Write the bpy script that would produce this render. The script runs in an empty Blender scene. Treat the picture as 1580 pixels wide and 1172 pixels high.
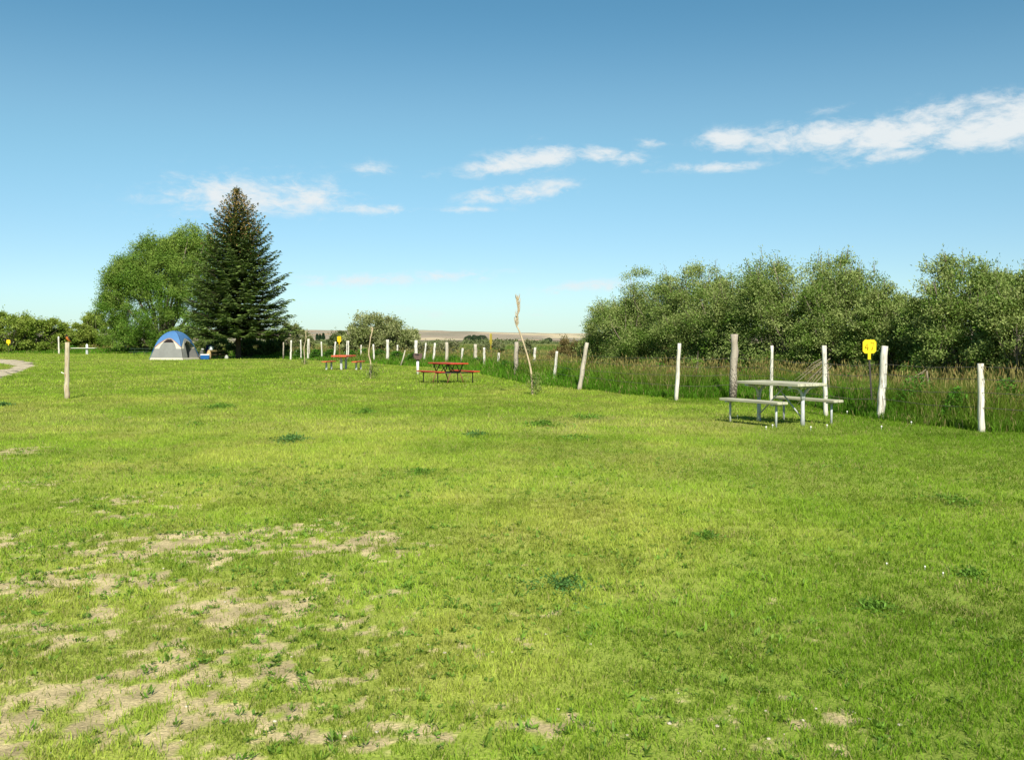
import bpy, math, random
import numpy as np
from math import radians as R_, sin, cos, pi
from mathutils import Vector, Matrix

C = bpy.context.scene.collection
F, CX, CY, HZ, EYE = 1536.0, 790.0, 586.0, 525.0, 1.6
PITCH = math.atan((CY - HZ) / F)

# ------------------------------------------------------------------ picture point -> place
def ray(px, py):
    u, v = (px - CX) / F, (CY - py) / F
    return np.array([u, v * sin(PITCH) + cos(PITCH), v * cos(PITCH) - sin(PITCH)])
def gnd(px, py):
    d = ray(px, py); k = -EYE / d[2]
    return np.array([d[0] * k, d[1] * k, 0.0])
def at(px, py, Y):
    d = ray(px, py); k = Y / d[1]
    return np.array([d[0] * k, Y, EYE + d[2] * k])

# ------------------------------------------------------------------ noise
def vnoise(x, y, seed=0):
    ix, iy = np.floor(x), np.floor(y); fx, fy = x - ix, y - iy
    fx = fx * fx * (3 - 2 * fx); fy = fy * fy * (3 - 2 * fy)
    def h(a, b):
        v = np.sin(a * 127.1 + b * 311.7 + seed * 74.7) * 43758.5453
        return v - np.floor(v)
    a, b, c, d = h(ix, iy), h(ix + 1, iy), h(ix, iy + 1), h(ix + 1, iy + 1)
    return (a * (1 - fx) + b * fx) * (1 - fy) + (c * (1 - fx) + d * fx) * fy
def fbm(x, y, seed=0, o=4):
    s, a, t = 0, 0.5, 0
    for k in range(o):
        s = s + a * vnoise(x * 2 ** k + 13.3 * k, y * 2 ** k - 7.1 * k, seed + k); t += a; a *= 0.55
    return s / t
def sstep(a, b, x):
    t = np.clip((x - a) / (b - a), 0, 1); return t * t * (3 - 2 * t)

# ------------------------------------------------------------------ materials
def lin(r, g, b):
    f = lambda c: ((c / 255 + 0.055) / 1.055) ** 2.4 if c > 10 else c / 255 / 12.92
    return (f(r), f(g), f(b))
class NT:
    def __init__(self, nt): self.nt = nt; self.n = nt.nodes; self.l = nt.links
    def add(self, t, **kw):
        nd = self.n.new(t)
        for k, v in kw.items(): setattr(nd, k, v)
        return nd
    def put(self, sock, v):
        if isinstance(v, bpy.types.NodeSocket): self.l.new(v, sock)
        else:
            try: sock.default_value = v
            except Exception: sock.default_value = (*v, 1)
    def math(self, op, a, b=0.0, c=0.0):
        nd = self.add('ShaderNodeMath', operation=op)
        for i, v in enumerate((a, b, c)): self.put(nd.inputs[i], v)
        return nd.outputs[0]
    def noise(self, scale, detail=4, rough=0.55, vec=None, dist=0.0):
        nd = self.add('ShaderNodeTexNoise'); nd.inputs['Scale'].default_value = scale
        nd.inputs['Detail'].default_value = detail; nd.inputs['Roughness'].default_value = rough
        nd.inputs['Distortion'].default_value = dist
        if vec is not None: self.l.new(vec, nd.inputs['Vector'])
        return nd.outputs[0]
    def mapr(self, v, a, b, c=0.0, d=1.0, smooth=False):
        nd = self.add('ShaderNodeMapRange'); nd.clamp = True
        if smooth: nd.interpolation_type = 'SMOOTHSTEP'
        for i, x in enumerate((v, a, b, c, d)): self.put(nd.inputs[i], x)
        return nd.outputs[0]
    def mix(self, f, a, b, mode='MIX'):
        nd = self.add('ShaderNodeMix', data_type='RGBA', blend_type=mode)
        self.put(nd.inputs['Factor'], f)
        self.put(nd.inputs[6], a if isinstance(a, bpy.types.NodeSocket) else (*a[:3], 1))
        self.put(nd.inputs[7], b if isinstance(b, bpy.types.NodeSocket) else (*b[:3], 1))
        return nd.outputs[2]
def new_mat(name):
    m = bpy.data.materials.new(name); m.use_nodes = True
    t = NT(m.node_tree); t.n.clear()
    out = t.add('ShaderNodeOutputMaterial'); return m, t, out
def principled(t, out, col, rough=0.7, spec=0.3, metal=0.0, bump=None, bstr=0.3, bdist=0.02):
    p = t.add('ShaderNodeBsdfPrincipled')
    t.put(p.inputs['Base Color'], col if isinstance(col, bpy.types.NodeSocket) else (*col[:3], 1))
    t.put(p.inputs['Roughness'], rough); p.inputs['Specular IOR Level'].default_value = spec
    p.inputs['Metallic'].default_value = metal
    if bump is not None:
        b = t.add('ShaderNodeBump'); b.inputs['Strength'].default_value = bstr; b.inputs['Distance'].default_value = bdist
        t.l.new(bump, b.inputs['Height']); t.l.new(b.outputs[0], p.inputs['Normal'])
    t.l.new(p.outputs[0], out.inputs['Surface']); return p
def objcoord(t, sc=(1, 1, 1)):
    c = t.add('ShaderNodeTexCoord'); m = t.add('ShaderNodeMapping'); m.inputs['Scale'].default_value = sc
    t.l.new(c.outputs['Object'], m.inputs[0]); return m.outputs[0]
def leaf_mat(name, trans=0.3, tint=(1.15, 1.1, 0.5), rough=0.55, spec=0.25):
    m, t, out = new_mat(name)
    a = t.add('ShaderNodeAttribute', attribute_name='Col')
    p = t.add('ShaderNodeBsdfPrincipled'); p.inputs['Roughness'].default_value = rough
    p.inputs['Specular IOR Level'].default_value = spec
    t.l.new(a.outputs['Color'], p.inputs['Base Color'])
    tr = t.add('ShaderNodeBsdfTranslucent')
    t.l.new(t.mix(1.0, a.outputs['Color'], tint, 'MULTIPLY'), tr.inputs['Color'])
    mx = t.add('ShaderNodeMixShader'); mx.inputs[0].default_value = trans
    t.l.new(p.outputs[0], mx.inputs[1]); t.l.new(tr.outputs[0], mx.inputs[2]); t.l.new(mx.outputs[0], out.inputs[0])
    return m
def simple(name, col, rough=0.6, spec=0.3, var=0.25, scale=8, sc=(1, 1, 1), metal=0.0, bstr=0.2, col2=None, thr=(0.55, 0.7)):
    m, t, out = new_mat(name); v = objcoord(t, sc)
    n = t.noise(scale, 5, 0.6, v)
    k = t.mapr(n, 0.3, 0.7, 1 - var, 1 + var)
    g = t.add('ShaderNodeCombineColor')
    for i in range(3): t.l.new(k, g.inputs[i])
    c = t.mix(1.0, col, g.outputs[0], 'MULTIPLY')
    if col2 is not None:
        n2 = t.noise(scale * 2.3, 4, 0.6, v); c = t.mix(t.mapr(n2, thr[0], thr[1]), c, col2)
    principled(t, out, c, rough, spec, metal, n, bstr); return m

M = {}
M['leaf'] = leaf_mat('shrub_leaf', 0.24, (1.2, 1.15, 0.5), 0.6, 0.15)
M['needle'] = leaf_mat('conifer_needle', 0.08, rough=0.6)
M['blade'] = leaf_mat('grass_blade', 0.40, (1.15, 1.1, 0.55), 0.6, 0.12)
M['dry'] = leaf_mat('dry_matter', 0.1, rough=0.9, spec=0.1)
M['bark'] = simple('grey_bark', (0.16, 0.13, 0.095), 0.9, 0.1, 0.4, 9, (1, 1, 0.25), bstr=0.6)
M['pale_bark'] = simple('bleached_bark', (0.48, 0.38, 0.24), 0.85, 0.1, 0.3, 14, (1, 1, 0.2), bstr=0.4, col2=(0.25, 0.17, 0.09))
M['dead_wood'] = simple('grey_dead_wood', (0.22, 0.185, 0.12), 0.85, 0.1, 0.3, 14)
M['spruce_bark'] = simple('spruce_bark', (0.07, 0.05, 0.038), 0.95, 0.1, 0.4, 6, (1, 1, 0.4), bstr=0.6)
def wood_mat(name, col, dark, lich=0.0, crack=0.55):
    m, t, out = new_mat(name)
    v = objcoord(t, (1, 1, 0.06)); n = t.noise(34, 7, 0.7, v, 0.6)
    v2 = objcoord(t, (1, 1, 0.3)); n2 = t.noise(7, 4, 0.6, v2)
    c = t.mix(t.mapr(n, crack, crack + 0.13), col, dark)
    c = t.mix(t.mapr(n2, 0.32, 0.68, 0, 0.6), c, tuple(x * y for x, y in zip(col, (0.62, 0.56, 0.5))))
    if lich > 0:
        tc = t.add('ShaderNodeTexCoord'); sp = t.add('ShaderNodeSeparateXYZ'); t.l.new(tc.outputs['Object'], sp.inputs[0])
        n3 = t.noise(26, 5, 0.7, tc.outputs['Object'])
        h = t.mapr(sp.outputs[2], 0.25, 1.0, 0.17, 0.0)
        k = t.mapr(t.math('ADD', n3, h), 0.60, 0.66)
        c = t.mix(t.math('MULTIPLY', k, lich), c, (0.045, 0.04, 0.03))
    principled(t, out, c, 0.88, 0.1, 0, n, 0.6, 0.01); return m
M['post'] = wood_mat('bleached_post_wood', (0.50, 0.45, 0.35), (0.24, 0.20, 0.15))
M['post_white'] = wood_mat('white_post_wood', (0.72, 0.69, 0.59), (0.17, 0.135, 0.095), crack=0.52)
M['post_grey'] = wood_mat('grey_lichen_post_wood', (0.42, 0.37, 0.29), (0.14, 0.11, 0.085), 0.9)
M['rust_stain'] = wood_mat('rust_stained_wood', (0.52, 0.46, 0.32), (0.28, 0.13, 0.055), 0.0, 0.5)
M['red'] = simple('worn_red_paint', (0.50, 0.060, 0.022), 0.55, 0.35, 0.2, 5, (0.3, 1, 1), col2=(0.30, 0.11, 0.06), thr=(0.58, 0.72))
M['orange_red'] = simple('faded_red_paint', (0.56, 0.10, 0.04), 0.6, 0.3, 0.2, 5, (0.3, 1, 1), col2=(0.33, 0.15, 0.09), thr=(0.58, 0.72))
M['black_steel'] = simple('black_painted_steel', (0.016, 0.015, 0.015), 0.5, 0.4, 0.3, 10)
M['rust_steel'] = simple('rusting_tube_steel', (0.20, 0.095, 0.045), 0.8, 0.2, 0.35, 14)
M['grey_board'] = simple('weathered_table_board', (0.46, 0.44, 0.31), 0.8, 0.15, 0.28, 9, (0.10, 2.2, 2.2), col2=(0.27, 0.25, 0.18), thr=(0.52, 0.66))
M['galv'] = simple('dull_galvanised_steel', (0.42, 0.43, 0.42), 0.5, 0.4, 0.15, 12)
M['yellow'] = simple('yellow_sign_paint', (0.80, 0.55, 0.01), 0.45, 0.4, 0.06, 6)
M['faded_digit'] = simple('faded_olive_number', (0.46, 0.34, 0.012), 0.6, 0.2, 0.15, 60)
M['stake'] = simple('dark_steel_stake', (0.045, 0.038, 0.03), 0.7, 0.3, 0.3, 14)
M['rust_stake'] = simple('rusty_steel_stake', (0.20, 0.095, 0.03), 0.8, 0.2, 0.35, 14)
M['grill'] = simple('brown_grill_steel', (0.10, 0.062, 0.05), 0.65, 0.3, 0.3, 12, col2=(0.15, 0.075, 0.04))
M['white'] = simple('chalky_white_paint', (0.78, 0.76, 0.66), 0.6, 0.3, 0.08, 10)
M['green_paint'] = simple('dark_green_paint', (0.03, 0.055, 0.03), 0.6, 0.3, 0.2, 10)
M['fly'] = simple('blue_tent_nylon', (0.070, 0.170, 0.34), 0.45, 0.35, 0.10, 3, bstr=0.35)
M['fly_dark'] = simple('deep_blue_tent_nylon', (0.03, 0.15, 0.40), 0.5, 0.3, 0.1, 3, bstr=0.35)
M['tent_grey'] = simple('grey_tent_nylon', (0.20, 0.20, 0.18), 0.6, 0.25, 0.10, 2.5, bstr=0.4)
M['cream'] = simple('cream_tent_nylon', (0.50, 0.46, 0.36), 0.6, 0.25, 0.06, 3, bstr=0.3)
M['mesh'] = simple('dark_window_mesh', (0.02, 0.014, 0.014), 0.8, 0.1, 0.2, 20)
M['piping'] = simple('orange_tent_piping', (0.60, 0.24, 0.08), 0.6, 0.2, 0.05, 5)
M['cooler_blue'] = simple('blue_cooler_plastic', (0.008, 0.085, 0.26), 0.35, 0.5, 0.08, 6)
M['cooler_white'] = simple('off_white_plastic', (0.80, 0.80, 0.76), 0.4, 0.4, 0.05, 6)
M['grey_cloth'] = simple('grey_canvas', (0.10, 0.10, 0.085), 0.9, 0.1, 0.35, 9, bstr=0.6)
M['paper'] = simple('brown_paper', (0.44, 0.29, 0.14), 0.85, 0.1, 0.15, 8, bstr=0.6)
M['navy'] = simple('navy_canvas', (0.012, 0.018, 0.07), 0.85, 0.15, 0.2, 8, bstr=0.3)
M['rust_cloth'] = simple('orange_cloth', (0.36, 0.10, 0.035), 0.9, 0.1, 0.3, 9, bstr=0.6)
M['white_bag'] = simple('crumpled_white_bag', (0.34, 0.34, 0.29), 0.6, 0.3, 0.2, 12, bstr=0.8)
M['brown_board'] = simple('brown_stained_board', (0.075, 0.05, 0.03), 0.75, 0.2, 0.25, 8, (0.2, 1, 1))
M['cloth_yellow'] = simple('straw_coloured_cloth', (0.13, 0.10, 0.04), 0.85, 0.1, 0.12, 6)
M['wire'] = simple('old_fence_wire', (0.13, 0.11, 0.09), 0.6, 0.4, 0.2, 20, metal=0.3)
M['feather'] = leaf_mat('bird_feathers', 0.0, rough=0.8, spec=0.1)
M['beak'] = simple('yellow_beak', (0.45, 0.27, 0.04), 0.5, 0.3, 0.1, 40)
M['dark_eye'] = simple('black_eye', (0.004, 0.004, 0.004), 0.15, 0.6, 0.0, 40)

# ------------------------------------------------------------------ meshes
def mesh_np(name, V, Q, mat, parent=None, col=None, smooth=False):
    """V (n,3), Q (m,4) quads -> one mesh object; col (n,3) -> point colour attribute"""
    V = np.asarray(V, np.float32); Q = np.asarray(Q, np.int32); m, k = Q.shape
    me = bpy.data.meshes.new(name)
    me.vertices.add(len(V)); me.vertices.foreach_set('co', V.ravel())
    me.loops.add(m * k); me.loops.foreach_set('vertex_index', Q.ravel())
    me.polygons.add(m); me.polygons.foreach_set('loop_start', np.arange(0, m * k, k, dtype=np.int32))
    if smooth: me.polygons.foreach_set('use_smooth', np.ones(m, bool))
    me.update(calc_edges=True)
    if col is not None:
        a = me.color_attributes.new('Col', 'FLOAT_COLOR', 'POINT')
        a.data.foreach_set('color', np.concatenate([np.asarray(col, np.float32), np.ones((len(V), 1), np.float32)], 1).ravel())
    me.materials.append(mat)
    o = bpy.data.objects.new(name, me); C.objects.link(o)
    if parent is not None: o.parent = parent
    return o
class MB:
    def __init__(self): self.v = []; self.f = []; self.s = []
    def _add(self, vs, fs, smooth=False):
        b = len(self.v); self.v += [tuple(x) for x in vs]; self.f += [tuple(i + b for i in f) for f in fs]; self.s += [smooth] * len(fs); return self
    def box(self, c, s, rot=None, taper=1.0, bev=0.0):
        hx, hy, hz = (q / 2 for q in s)
        if bev > 0:
            b = min(bev, 0.45 * min(s)); ring = [(-hx + b, -hy), (hx - b, -hy), (hx, -hy + b), (hx, hy - b), (hx - b, hy), (-hx + b, hy), (-hx, hy - b), (-hx, -hy + b)]
            rin = [(x * (1 - b / hx), y * (1 - b / hy)) for x, y in ring]
            vs = [(x, y, -hz) for x, y in rin] + [(x, y, -hz + b) for x, y in ring] + [(x * taper, y * taper, hz - b) for x, y in ring] + [(x * taper, y * taper, hz) for x, y in rin]
            fs = [tuple(range(7, -1, -1)), tuple(range(24, 32))]
            for k in range(3):
                for i in range(8): j = (i + 1) % 8; fs.append((k * 8 + i, k * 8 + j, k * 8 + 8 + j, k * 8 + 8 + i))
        else:
            vs = [(-hx, -hy, -hz), (hx, -hy, -hz), (hx, hy, -hz), (-hx, hy, -hz)] + [(x * taper, y * taper, hz) for x, y in ((-hx, -hy), (hx, -hy), (hx, hy), (-hx, hy))]
            fs = [(3, 2, 1, 0), (4, 5, 6, 7), (0, 1, 5, 4), (1, 2, 6, 5), (2, 3, 7, 6), (3, 0, 4, 7)]
        Mx = Matrix.Translation(c) @ (rot.to_4x4() if rot is not None else Matrix())
        return self._add([Mx @ Vector(p) for p in vs], fs)
    def tube(self, pts, rad, n=8, caps=True, jit=0.0, rng=None):
        pts = [Vector(p) for p in pts]
        if not hasattr(rad, '__len__'): rad = [rad] * len(pts)
        vs, fs = [], []
        up = Vector((0.0, 0.0, 1.0)); prev = None
        for i, p in enumerate(pts):
            d = (pts[min(i + 1, len(pts) - 1)] - pts[max(i - 1, 0)]).normalized()
            if prev is None:
                a = d.cross(up if abs(d.z) < 0.9 else Vector((1, 0, 0))).normalized()
            else: a = (prev - d * prev.dot(d)).normalized()
            prev = a; b = d.cross(a)
            for k in range(n):
                t = 2 * pi * k / n; r = rad[i] * (1 + (rng.uniform(-jit, jit) if rng else 0))
                vs.append(p + (a * cos(t) + b * sin(t)) * r)
        for i in range(len(pts) - 1):
            for k in range(n):
                j = (k + 1) % n; fs.append((i * n + k, i * n + j, (i + 1) * n + j, (i + 1) * n + k))
        self._add(vs, fs, True)
        if caps:
            b = len(self.v) - len(vs); e = b + (len(pts) - 1) * n
            self.f += [tuple(b + k for k in range(n - 1, -1, -1)), tuple(e + k for k in range(n))]; self.s += [False, False]
        return self
    def lathe(self, prof, n=16, c=(0, 0, 0)):
        vs, fs = [], []
        for r, z in prof:
            for k in range(n): t = 2 * pi * k / n; vs.append((c[0] + r * cos(t), c[1] + r * sin(t), c[2] + z))
        for i in range(len(prof) - 1):
            for k in range(n): j = (k + 1) % n; fs.append((i * n + k, i * n + j, (i + 1) * n + j, (i + 1) * n + k))
        fs += [tuple(range(n - 1, -1, -1)), tuple((len(prof) - 1) * n + k for k in range(n))]
        return self._add(vs, fs, True)
    def prism(self, poly, y0, y1):
        """polygon in xz, extruded along y"""
        n = len(poly); vs = [(x, y0, z) for x, z in poly] + [(x, y1, z) for x, z in poly]
        fs = [tuple(range(n)), tuple(range(2 * n - 1, n - 1, -1))] + [(i, i + n, (i + 1) % n + n, (i + 1) % n) for i in range(n)]
        return self._add(vs, fs)
    def build(self, name, mat, parent=None):
        me = bpy.data.meshes.new(name); me.from_pydata(self.v, [], self.f); me.update()
        me.polygons.foreach_set('use_smooth', self.s); me.materials.append(mat)
        o = bpy.data.objects.new(name, me); C.objects.link(o)
        if parent is not None: o.parent = parent
        return o
def tag(o, label=None, cat=None, group=None, kind=None):
    if label: o['label'] = label
    if cat: o['category'] = cat
    if group: o['group'] = group
    if kind: o['kind'] = kind
    return o
def thing(name, loc, rz, label, cat, group=None):
    o = bpy.data.objects.new(name, None); C.objects.link(o); o.empty_display_size = 0.2
    o.location = loc; o.rotation_euler = (0, 0, rz); return tag(o, label, cat, group)
def copy_tree(o, parent=None):
    c = o.copy(); C.objects.link(c)
    if parent is not None: c.parent = parent
    for ch in list(o.children): copy_tree(ch, c)
    return c

# ------------------------------------------------------------------ leaves
def unit(a): return a / np.maximum(np.linalg.norm(a, axis=1, keepdims=True), 1e-9)
def cards(P, D, N, L, W, colr, taper=0.45):
    """one diamond leaf per row: base P, along D, lying across N"""
    D = unit(D); S = unit(np.cross(D, N)); L = np.asarray(L).reshape(-1, 1); W = np.asarray(W).reshape(-1, 1)
    n = len(P)
    V = np.stack([P, P + D * L * taper + S * W * 0.5, P + D * L, P + D * L * taper - S * W * 0.5], 1).reshape(-1, 3)
    return V, np.arange(4 * n).reshape(-1, 4), np.repeat(colr, 4, 0)
def join(parts):
    Vs, Qs, Cs, b = [], [], [], 0
    for v, q, c in parts: Vs.append(v); Qs.append(q + b); Cs.append(c); b += len(v)
    return np.concatenate(Vs), np.concatenate(Qs), np.concatenate(Cs)

# ================================================================== render / camera / light
sc = bpy.context.scene
cam = bpy.data.cameras.new('camera'); co = bpy.data.objects.new('camera', cam); C.objects.link(co)
co.location = (0, 0, EYE); co.rotation_euler = (pi / 2 - PITCH, 0, 0)
cam.sensor_fit = 'HORIZONTAL'; cam.sensor_width = 36; cam.lens = 36 * F / 1580; cam.clip_end = 30000; cam.clip_start = 0.1
sc.camera = co
sc.view_settings.view_transform = 'Standard'; sc.view_settings.look = 'None'; sc.view_settings.gamma = 1
sc.view_settings.use_curve_mapping = False; sc.view_settings.exposure = 0.8
SUN_AZ = Vector((0.16, -1.0)).normalized(); SUN_EL = R_(40)
sd = Vector((SUN_AZ.x * cos(SUN_EL), SUN_AZ.y * cos(SUN_EL), sin(SUN_EL)))
sl = bpy.data.lights.new('sun', 'SUN'); sl.energy = 4.2; sl.angle = R_(0.5); sl.color = (1.0, 0.95, 0.86)
so = bpy.data.objects.new('sun', sl); C.objects.link(so); so.rotation_euler = sd.to_track_quat('Z', 'Y').to_euler()
w = bpy.data.worlds.new('World'); sc.world = w; w.use_nodes = True
t = NT(w.node_tree); t.n.clear(); wo = t.add('ShaderNodeOutputWorld'); bg = t.add('ShaderNodeBackground')
sky = t.add('ShaderNodeTexSky', sky_type='NISHITA'); sky.sun_disc = False; sky.sun_elevation = SUN_EL
sky.sun_rotation = math.atan2(SUN_AZ.x, SUN_AZ.y); sky.altitude = 1400; sky.air_density = 1.0; sky.dust_density = 0.5; sky.ozone_density = 1.6
SKYMUL = True
# clouds: places in the sky by azimuth and elevation, broken up by noise on a high layer
tc = t.add('ShaderNodeTexCoord'); sp = t.add('ShaderNodeSeparateXYZ'); t.l.new(tc.outputs['Generated'], sp.inputs[0])
az = t.math('ARCTAN2', sp.outputs[0], sp.outputs[1]); el = t.math('ARCSINE', sp.outputs[2])
ramp = t.add('ShaderNodeValToRGB'); ramp.color_ramp.interpolation = 'EASE'; t.l.new(t.mapr(el, 0.0, 0.60), ramp.inputs[0])
cr_ = ramp.color_ramp; cr_.elements[0].position = 0.0; cr_.elements[0].color = (0.47, 0.59, 0.66, 1); cr_.elements[1].position = 1.0; cr_.elements[1].color = (0.36, 0.66, 0.66, 1)
for p_, c_ in ((0.09, (0.55, 0.67, 0.71)), (0.34, (0.60, 0.80, 0.73)), (0.56, (0.42, 0.72, 0.70))):
    e_ = cr_.elements.new(p_); e_.color = (*c_, 1)
skyc = t.mix(1.0, sky.outputs[0], ramp.outputs[0], 'MULTIPLY')
cmb = t.add('ShaderNodeCombineXYZ'); t.l.new(az, cmb.inputs[0]); t.l.new(t.math('MULTIPLY', el, 2.3), cmb.inputs[1])
n1 = t.noise(16, 9, 0.66, cmb.outputs[0], 0.6); n2 = t.noise(58, 7, 0.65, cmb.outputs[0], 0.4)
nn = t.math('ADD', t.math('MULTIPLY', n1, 0.62), t.math('MULTIPLY', n2, 0.38))
CL = [(385, 302, 170, 40, 0.02, 0.92), (470, 305, 70, 30, 0, 0.9), (570, 323, 95, 12, 0, 0.75), (575, 259, 42, 15, 0.0, 0.62), (790, 252, 92, 22, 0.16, 0.95), (848, 243, 52, 20, 0.1, 1.0),
      (942, 241, 70, 17, -0.1, 0.95), (1002, 222, 42, 10, 0, 0.6), (800, 297, 105, 20, 0.12, 0.92), (720, 324, 75, 9, 0.04, 0.7),
      (1110, 257, 95, 11, 0, 0.75), (1122, 216, 52, 20, 0, 1.0), (1260, 212, 130, 28, 0.04, 1.0), (1400, 203, 150, 36, 0.1, 1.0), (1540, 190, 140, 42, 0.12, 1.0),
      (1470, 165, 110, 20, 0.12, 0.7), (1370, 240, 100, 15, 0.12, 0.7), (1280, 170, 42, 12, 0.1, 0.45), (600, 431, 250, 15, 0.05, 0.72),
      (900, 443, 120, 15, 0.07, 0.72), (830, 213, 35, 8, 0, 0.3), (205, 357, 30, 8, 0, 0.25), (668, 271, 35, 8, 0, 0.35), (780, 480, 560, 30, 0, 0.34), (1000, 264, 40, 8, 0, 0.45)]
msk = None
for (px, py, rx, ry, tilt, dens) in CL:
    d = ray(px, py); d = d / np.linalg.norm(d); a0 = math.atan2(d[0], d[1]); e0 = math.asin(d[2])
    da = t.math('MULTIPLY', t.math('SUBTRACT', az, a0), math.cos(e0)); de = t.math('SUBTRACT', el, e0)
    u = t.math('ADD', t.math('MULTIPLY', da, cos(tilt)), t.math('MULTIPLY', de, sin(tilt)))
    v = t.math('SUBTRACT', t.math('MULTIPLY', de, cos(tilt)), t.math('MULTIPLY', da, sin(tilt)))
    u = t.math('MULTIPLY', u, F / rx); v = t.math('MULTIPLY', v, F / ry)
    r2 = t.math('ADD', t.math('MULTIPLY', u, u), t.math('MULTIPLY', v, v))
    e = t.math('MULTIPLY', t.math('POWER', 2.718, t.math('MULTIPLY', r2, -1.1)), dens)
    msk = e if msk is None else t.math('MAXIMUM', msk, e)
cl = t.math('ADD', t.math('MULTIPLY', msk, 0.98), t.math('MULTIPLY', t.math('SUBTRACT', nn, 0.51), 3.1))
cl = t.math('MULTIPLY', t.mapr(cl, 0.20, 1.02, 0, 1, True), t.mapr(msk, 0.04, 0.5, 0, 1))
cl = t.math('MULTIPLY', cl, t.mapr(msk, 0.1, 0.8, 0.50, 0.95))
CLOUD = (5.3, 5.6, 5.7)
t.l.new(t.mix(cl, skyc, CLOUD), bg.inputs[0]); bg.inputs[1].default_value = 0.09
t.l.new(bg.outputs[0], wo.inputs[0])

# ================================================================== the ground
# the line where mowing stops (along the old fence, then the far left hedge)
EDGE_PX = [(2100, 730), (1750, 682), (1580, 668), (1514, 665), (1430, 657), (1350, 646), (1290, 637), (1200, 617), (1131, 613), (1045, 615), (980, 610), (900, 601), (853, 596),
           (800, 590), (760, 581), (720, 574), (680, 569), (650, 566), (610, 563), (560, 559.5), (520, 557), (490, 556), (450, 554), (400, 551), (330, 548), (250, 546), (150, 545), (50, 545), (-100, 545.5), (-300, 547)]
EDGE = np.array([gnd(*p)[:2] for p in EDGE_PX])
def edge_side(x, y):
    """signed distance from the mowing line, positive in the unmown grass (by y at the same bearing)"""
    a = np.arctan2(x, y); ea = np.arctan2(EDGE[:, 0], EDGE[:, 1]); er = np.hypot(EDGE[:, 0], EDGE[:, 1])
    o = np.argsort(ea); r = np.interp(a, ea[o], er[o]); return np.hypot(x, y) - r

PATCH = []   # bare places in the lawn: x, y, rx, ry, weight
for (px, py, rx, ry, wt) in [(300, 838, 200, 24, 1.15), (480, 832, 120, 26, 1.3), (200, 775, 120, 14, .8), (170, 895, 160, 22, .85), (390, 940, 130, 35, .8), (180, 1060, 200, 45, .78), (300, 1040, 160, 40, .80), (440, 1030, 110, 35, .75), (80, 1110, 190, 60, .62),
      (60, 905, 130, 25, .8), (8, 700, 42, 22, 1), (25, 750, 60, 16, .8), (0, 830, 60, 40, .7), (200, 790, 90, 14, .6), (560, 850, 90, 20, .6), (640, 1140, 120, 25, .7), (830, 945, 60, 12, .7), (850, 1000, 90, 20, .5),
      (700, 1000, 70, 18, .5), (870, 1110, 150, 35, .62), (1000, 1080, 120, 25, .42), (1080, 1120, 120, 30, .55), (1250, 1110, 90, 18, .5), (1390, 1125, 70, 18, .45), (1180, 1150, 120, 20, .6), (400, 1130, 250, 60, .55), (200, 960, 250, 120, .35), (500, 930, 120, 50, .45)]:
    c = gnd(px, py); Y = c[1]; PATCH.append((c[0], c[1], rx * Y / F, ry * Y * Y / (F * EYE), wt))
def bare(x, y):
    b = np.zeros_like(x) + 0.04
    for (cx, cy, rx, ry, wt) in PATCH:
        b = np.maximum(b, wt * np.exp(-(((x - cx) / rx) ** 2 + ((y - cy) / ry) ** 2) * 0.8))
    b = 1.04 * b + 0.26 * sstep(12, 5, y) * sstep(0.50, 0.15, (x / np.maximum(y, 1)) + 0.35) + 0.10 * sstep(7, 4, y)
    n = 0.28 * fbm(x / 0.60, y / 0.60, 3, 3) + 0.72 * fbm(x / 0.085, y / 0.11, 5, 4); thr = 0.765 - 0.33 * np.clip(b, 0, 1)
    return sstep(thr - 0.03, thr + 0.085, n)
G_GREEN, G_DEEP, G_YEL = np.array((0.222, 0.330, 0.030)), np.array((0.112, 0.205, 0.011)), np.array((0.338, 0.376, 0.066))
def lawn_col(x, y):
    n = fbm(x / 3.1, y / 4.5, 11, 4)[:, None]; n2 = fbm(x / 0.6, y / 0.9, 17, 3)[:, None]
    right = sstep(-0.02, 0.45, x / np.maximum(y, 2))[:, None] * 0.62
    far = sstep(16, 40, y)[:, None] * 0.26
    k = np.clip((n - 0.5) * 1.5 + (n2 - 0.5) * 1.3 + 0.44 - right - far, 0, 1)
    c = G_GREEN * (1 - k) + G_YEL * k
    es = (sstep(-4.0, -0.4, edge_side(x, y)) * sstep(0.12, 0.22, x / np.maximum(y, 2)))[:, None]
    d = np.clip(right * 1.15 + (0.45 - n) * 1.2 - 0.04 + es * 0.8, 0, 1)
    c = c * (1 - d) + G_DEEP * d
    dry = np.zeros_like(x)
    for (px, py, rx, ry, wt) in [(960, 652, 150, 12, .75), (1120, 655, 120, 12, .5), (860, 668, 60, 6, .4), (120, 640, 180, 18, .3), (1000, 700, 200, 14, .3)]:
        g = gnd(px, py); Y = g[1]
        dry = np.maximum(dry, wt * np.exp(-(((x - g[0]) / (rx * Y / F)) ** 2 + ((y - g[1]) / (ry * Y * Y / (F * EYE))) ** 2)))
    dry = (dry * sstep(0.25, 0.6, fbm(x / 0.9, y / 0.9, 23, 3)))[:, None]
    return c * (1 - dry) + np.array((0.37, 0.36, 0.10)) * dry

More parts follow.
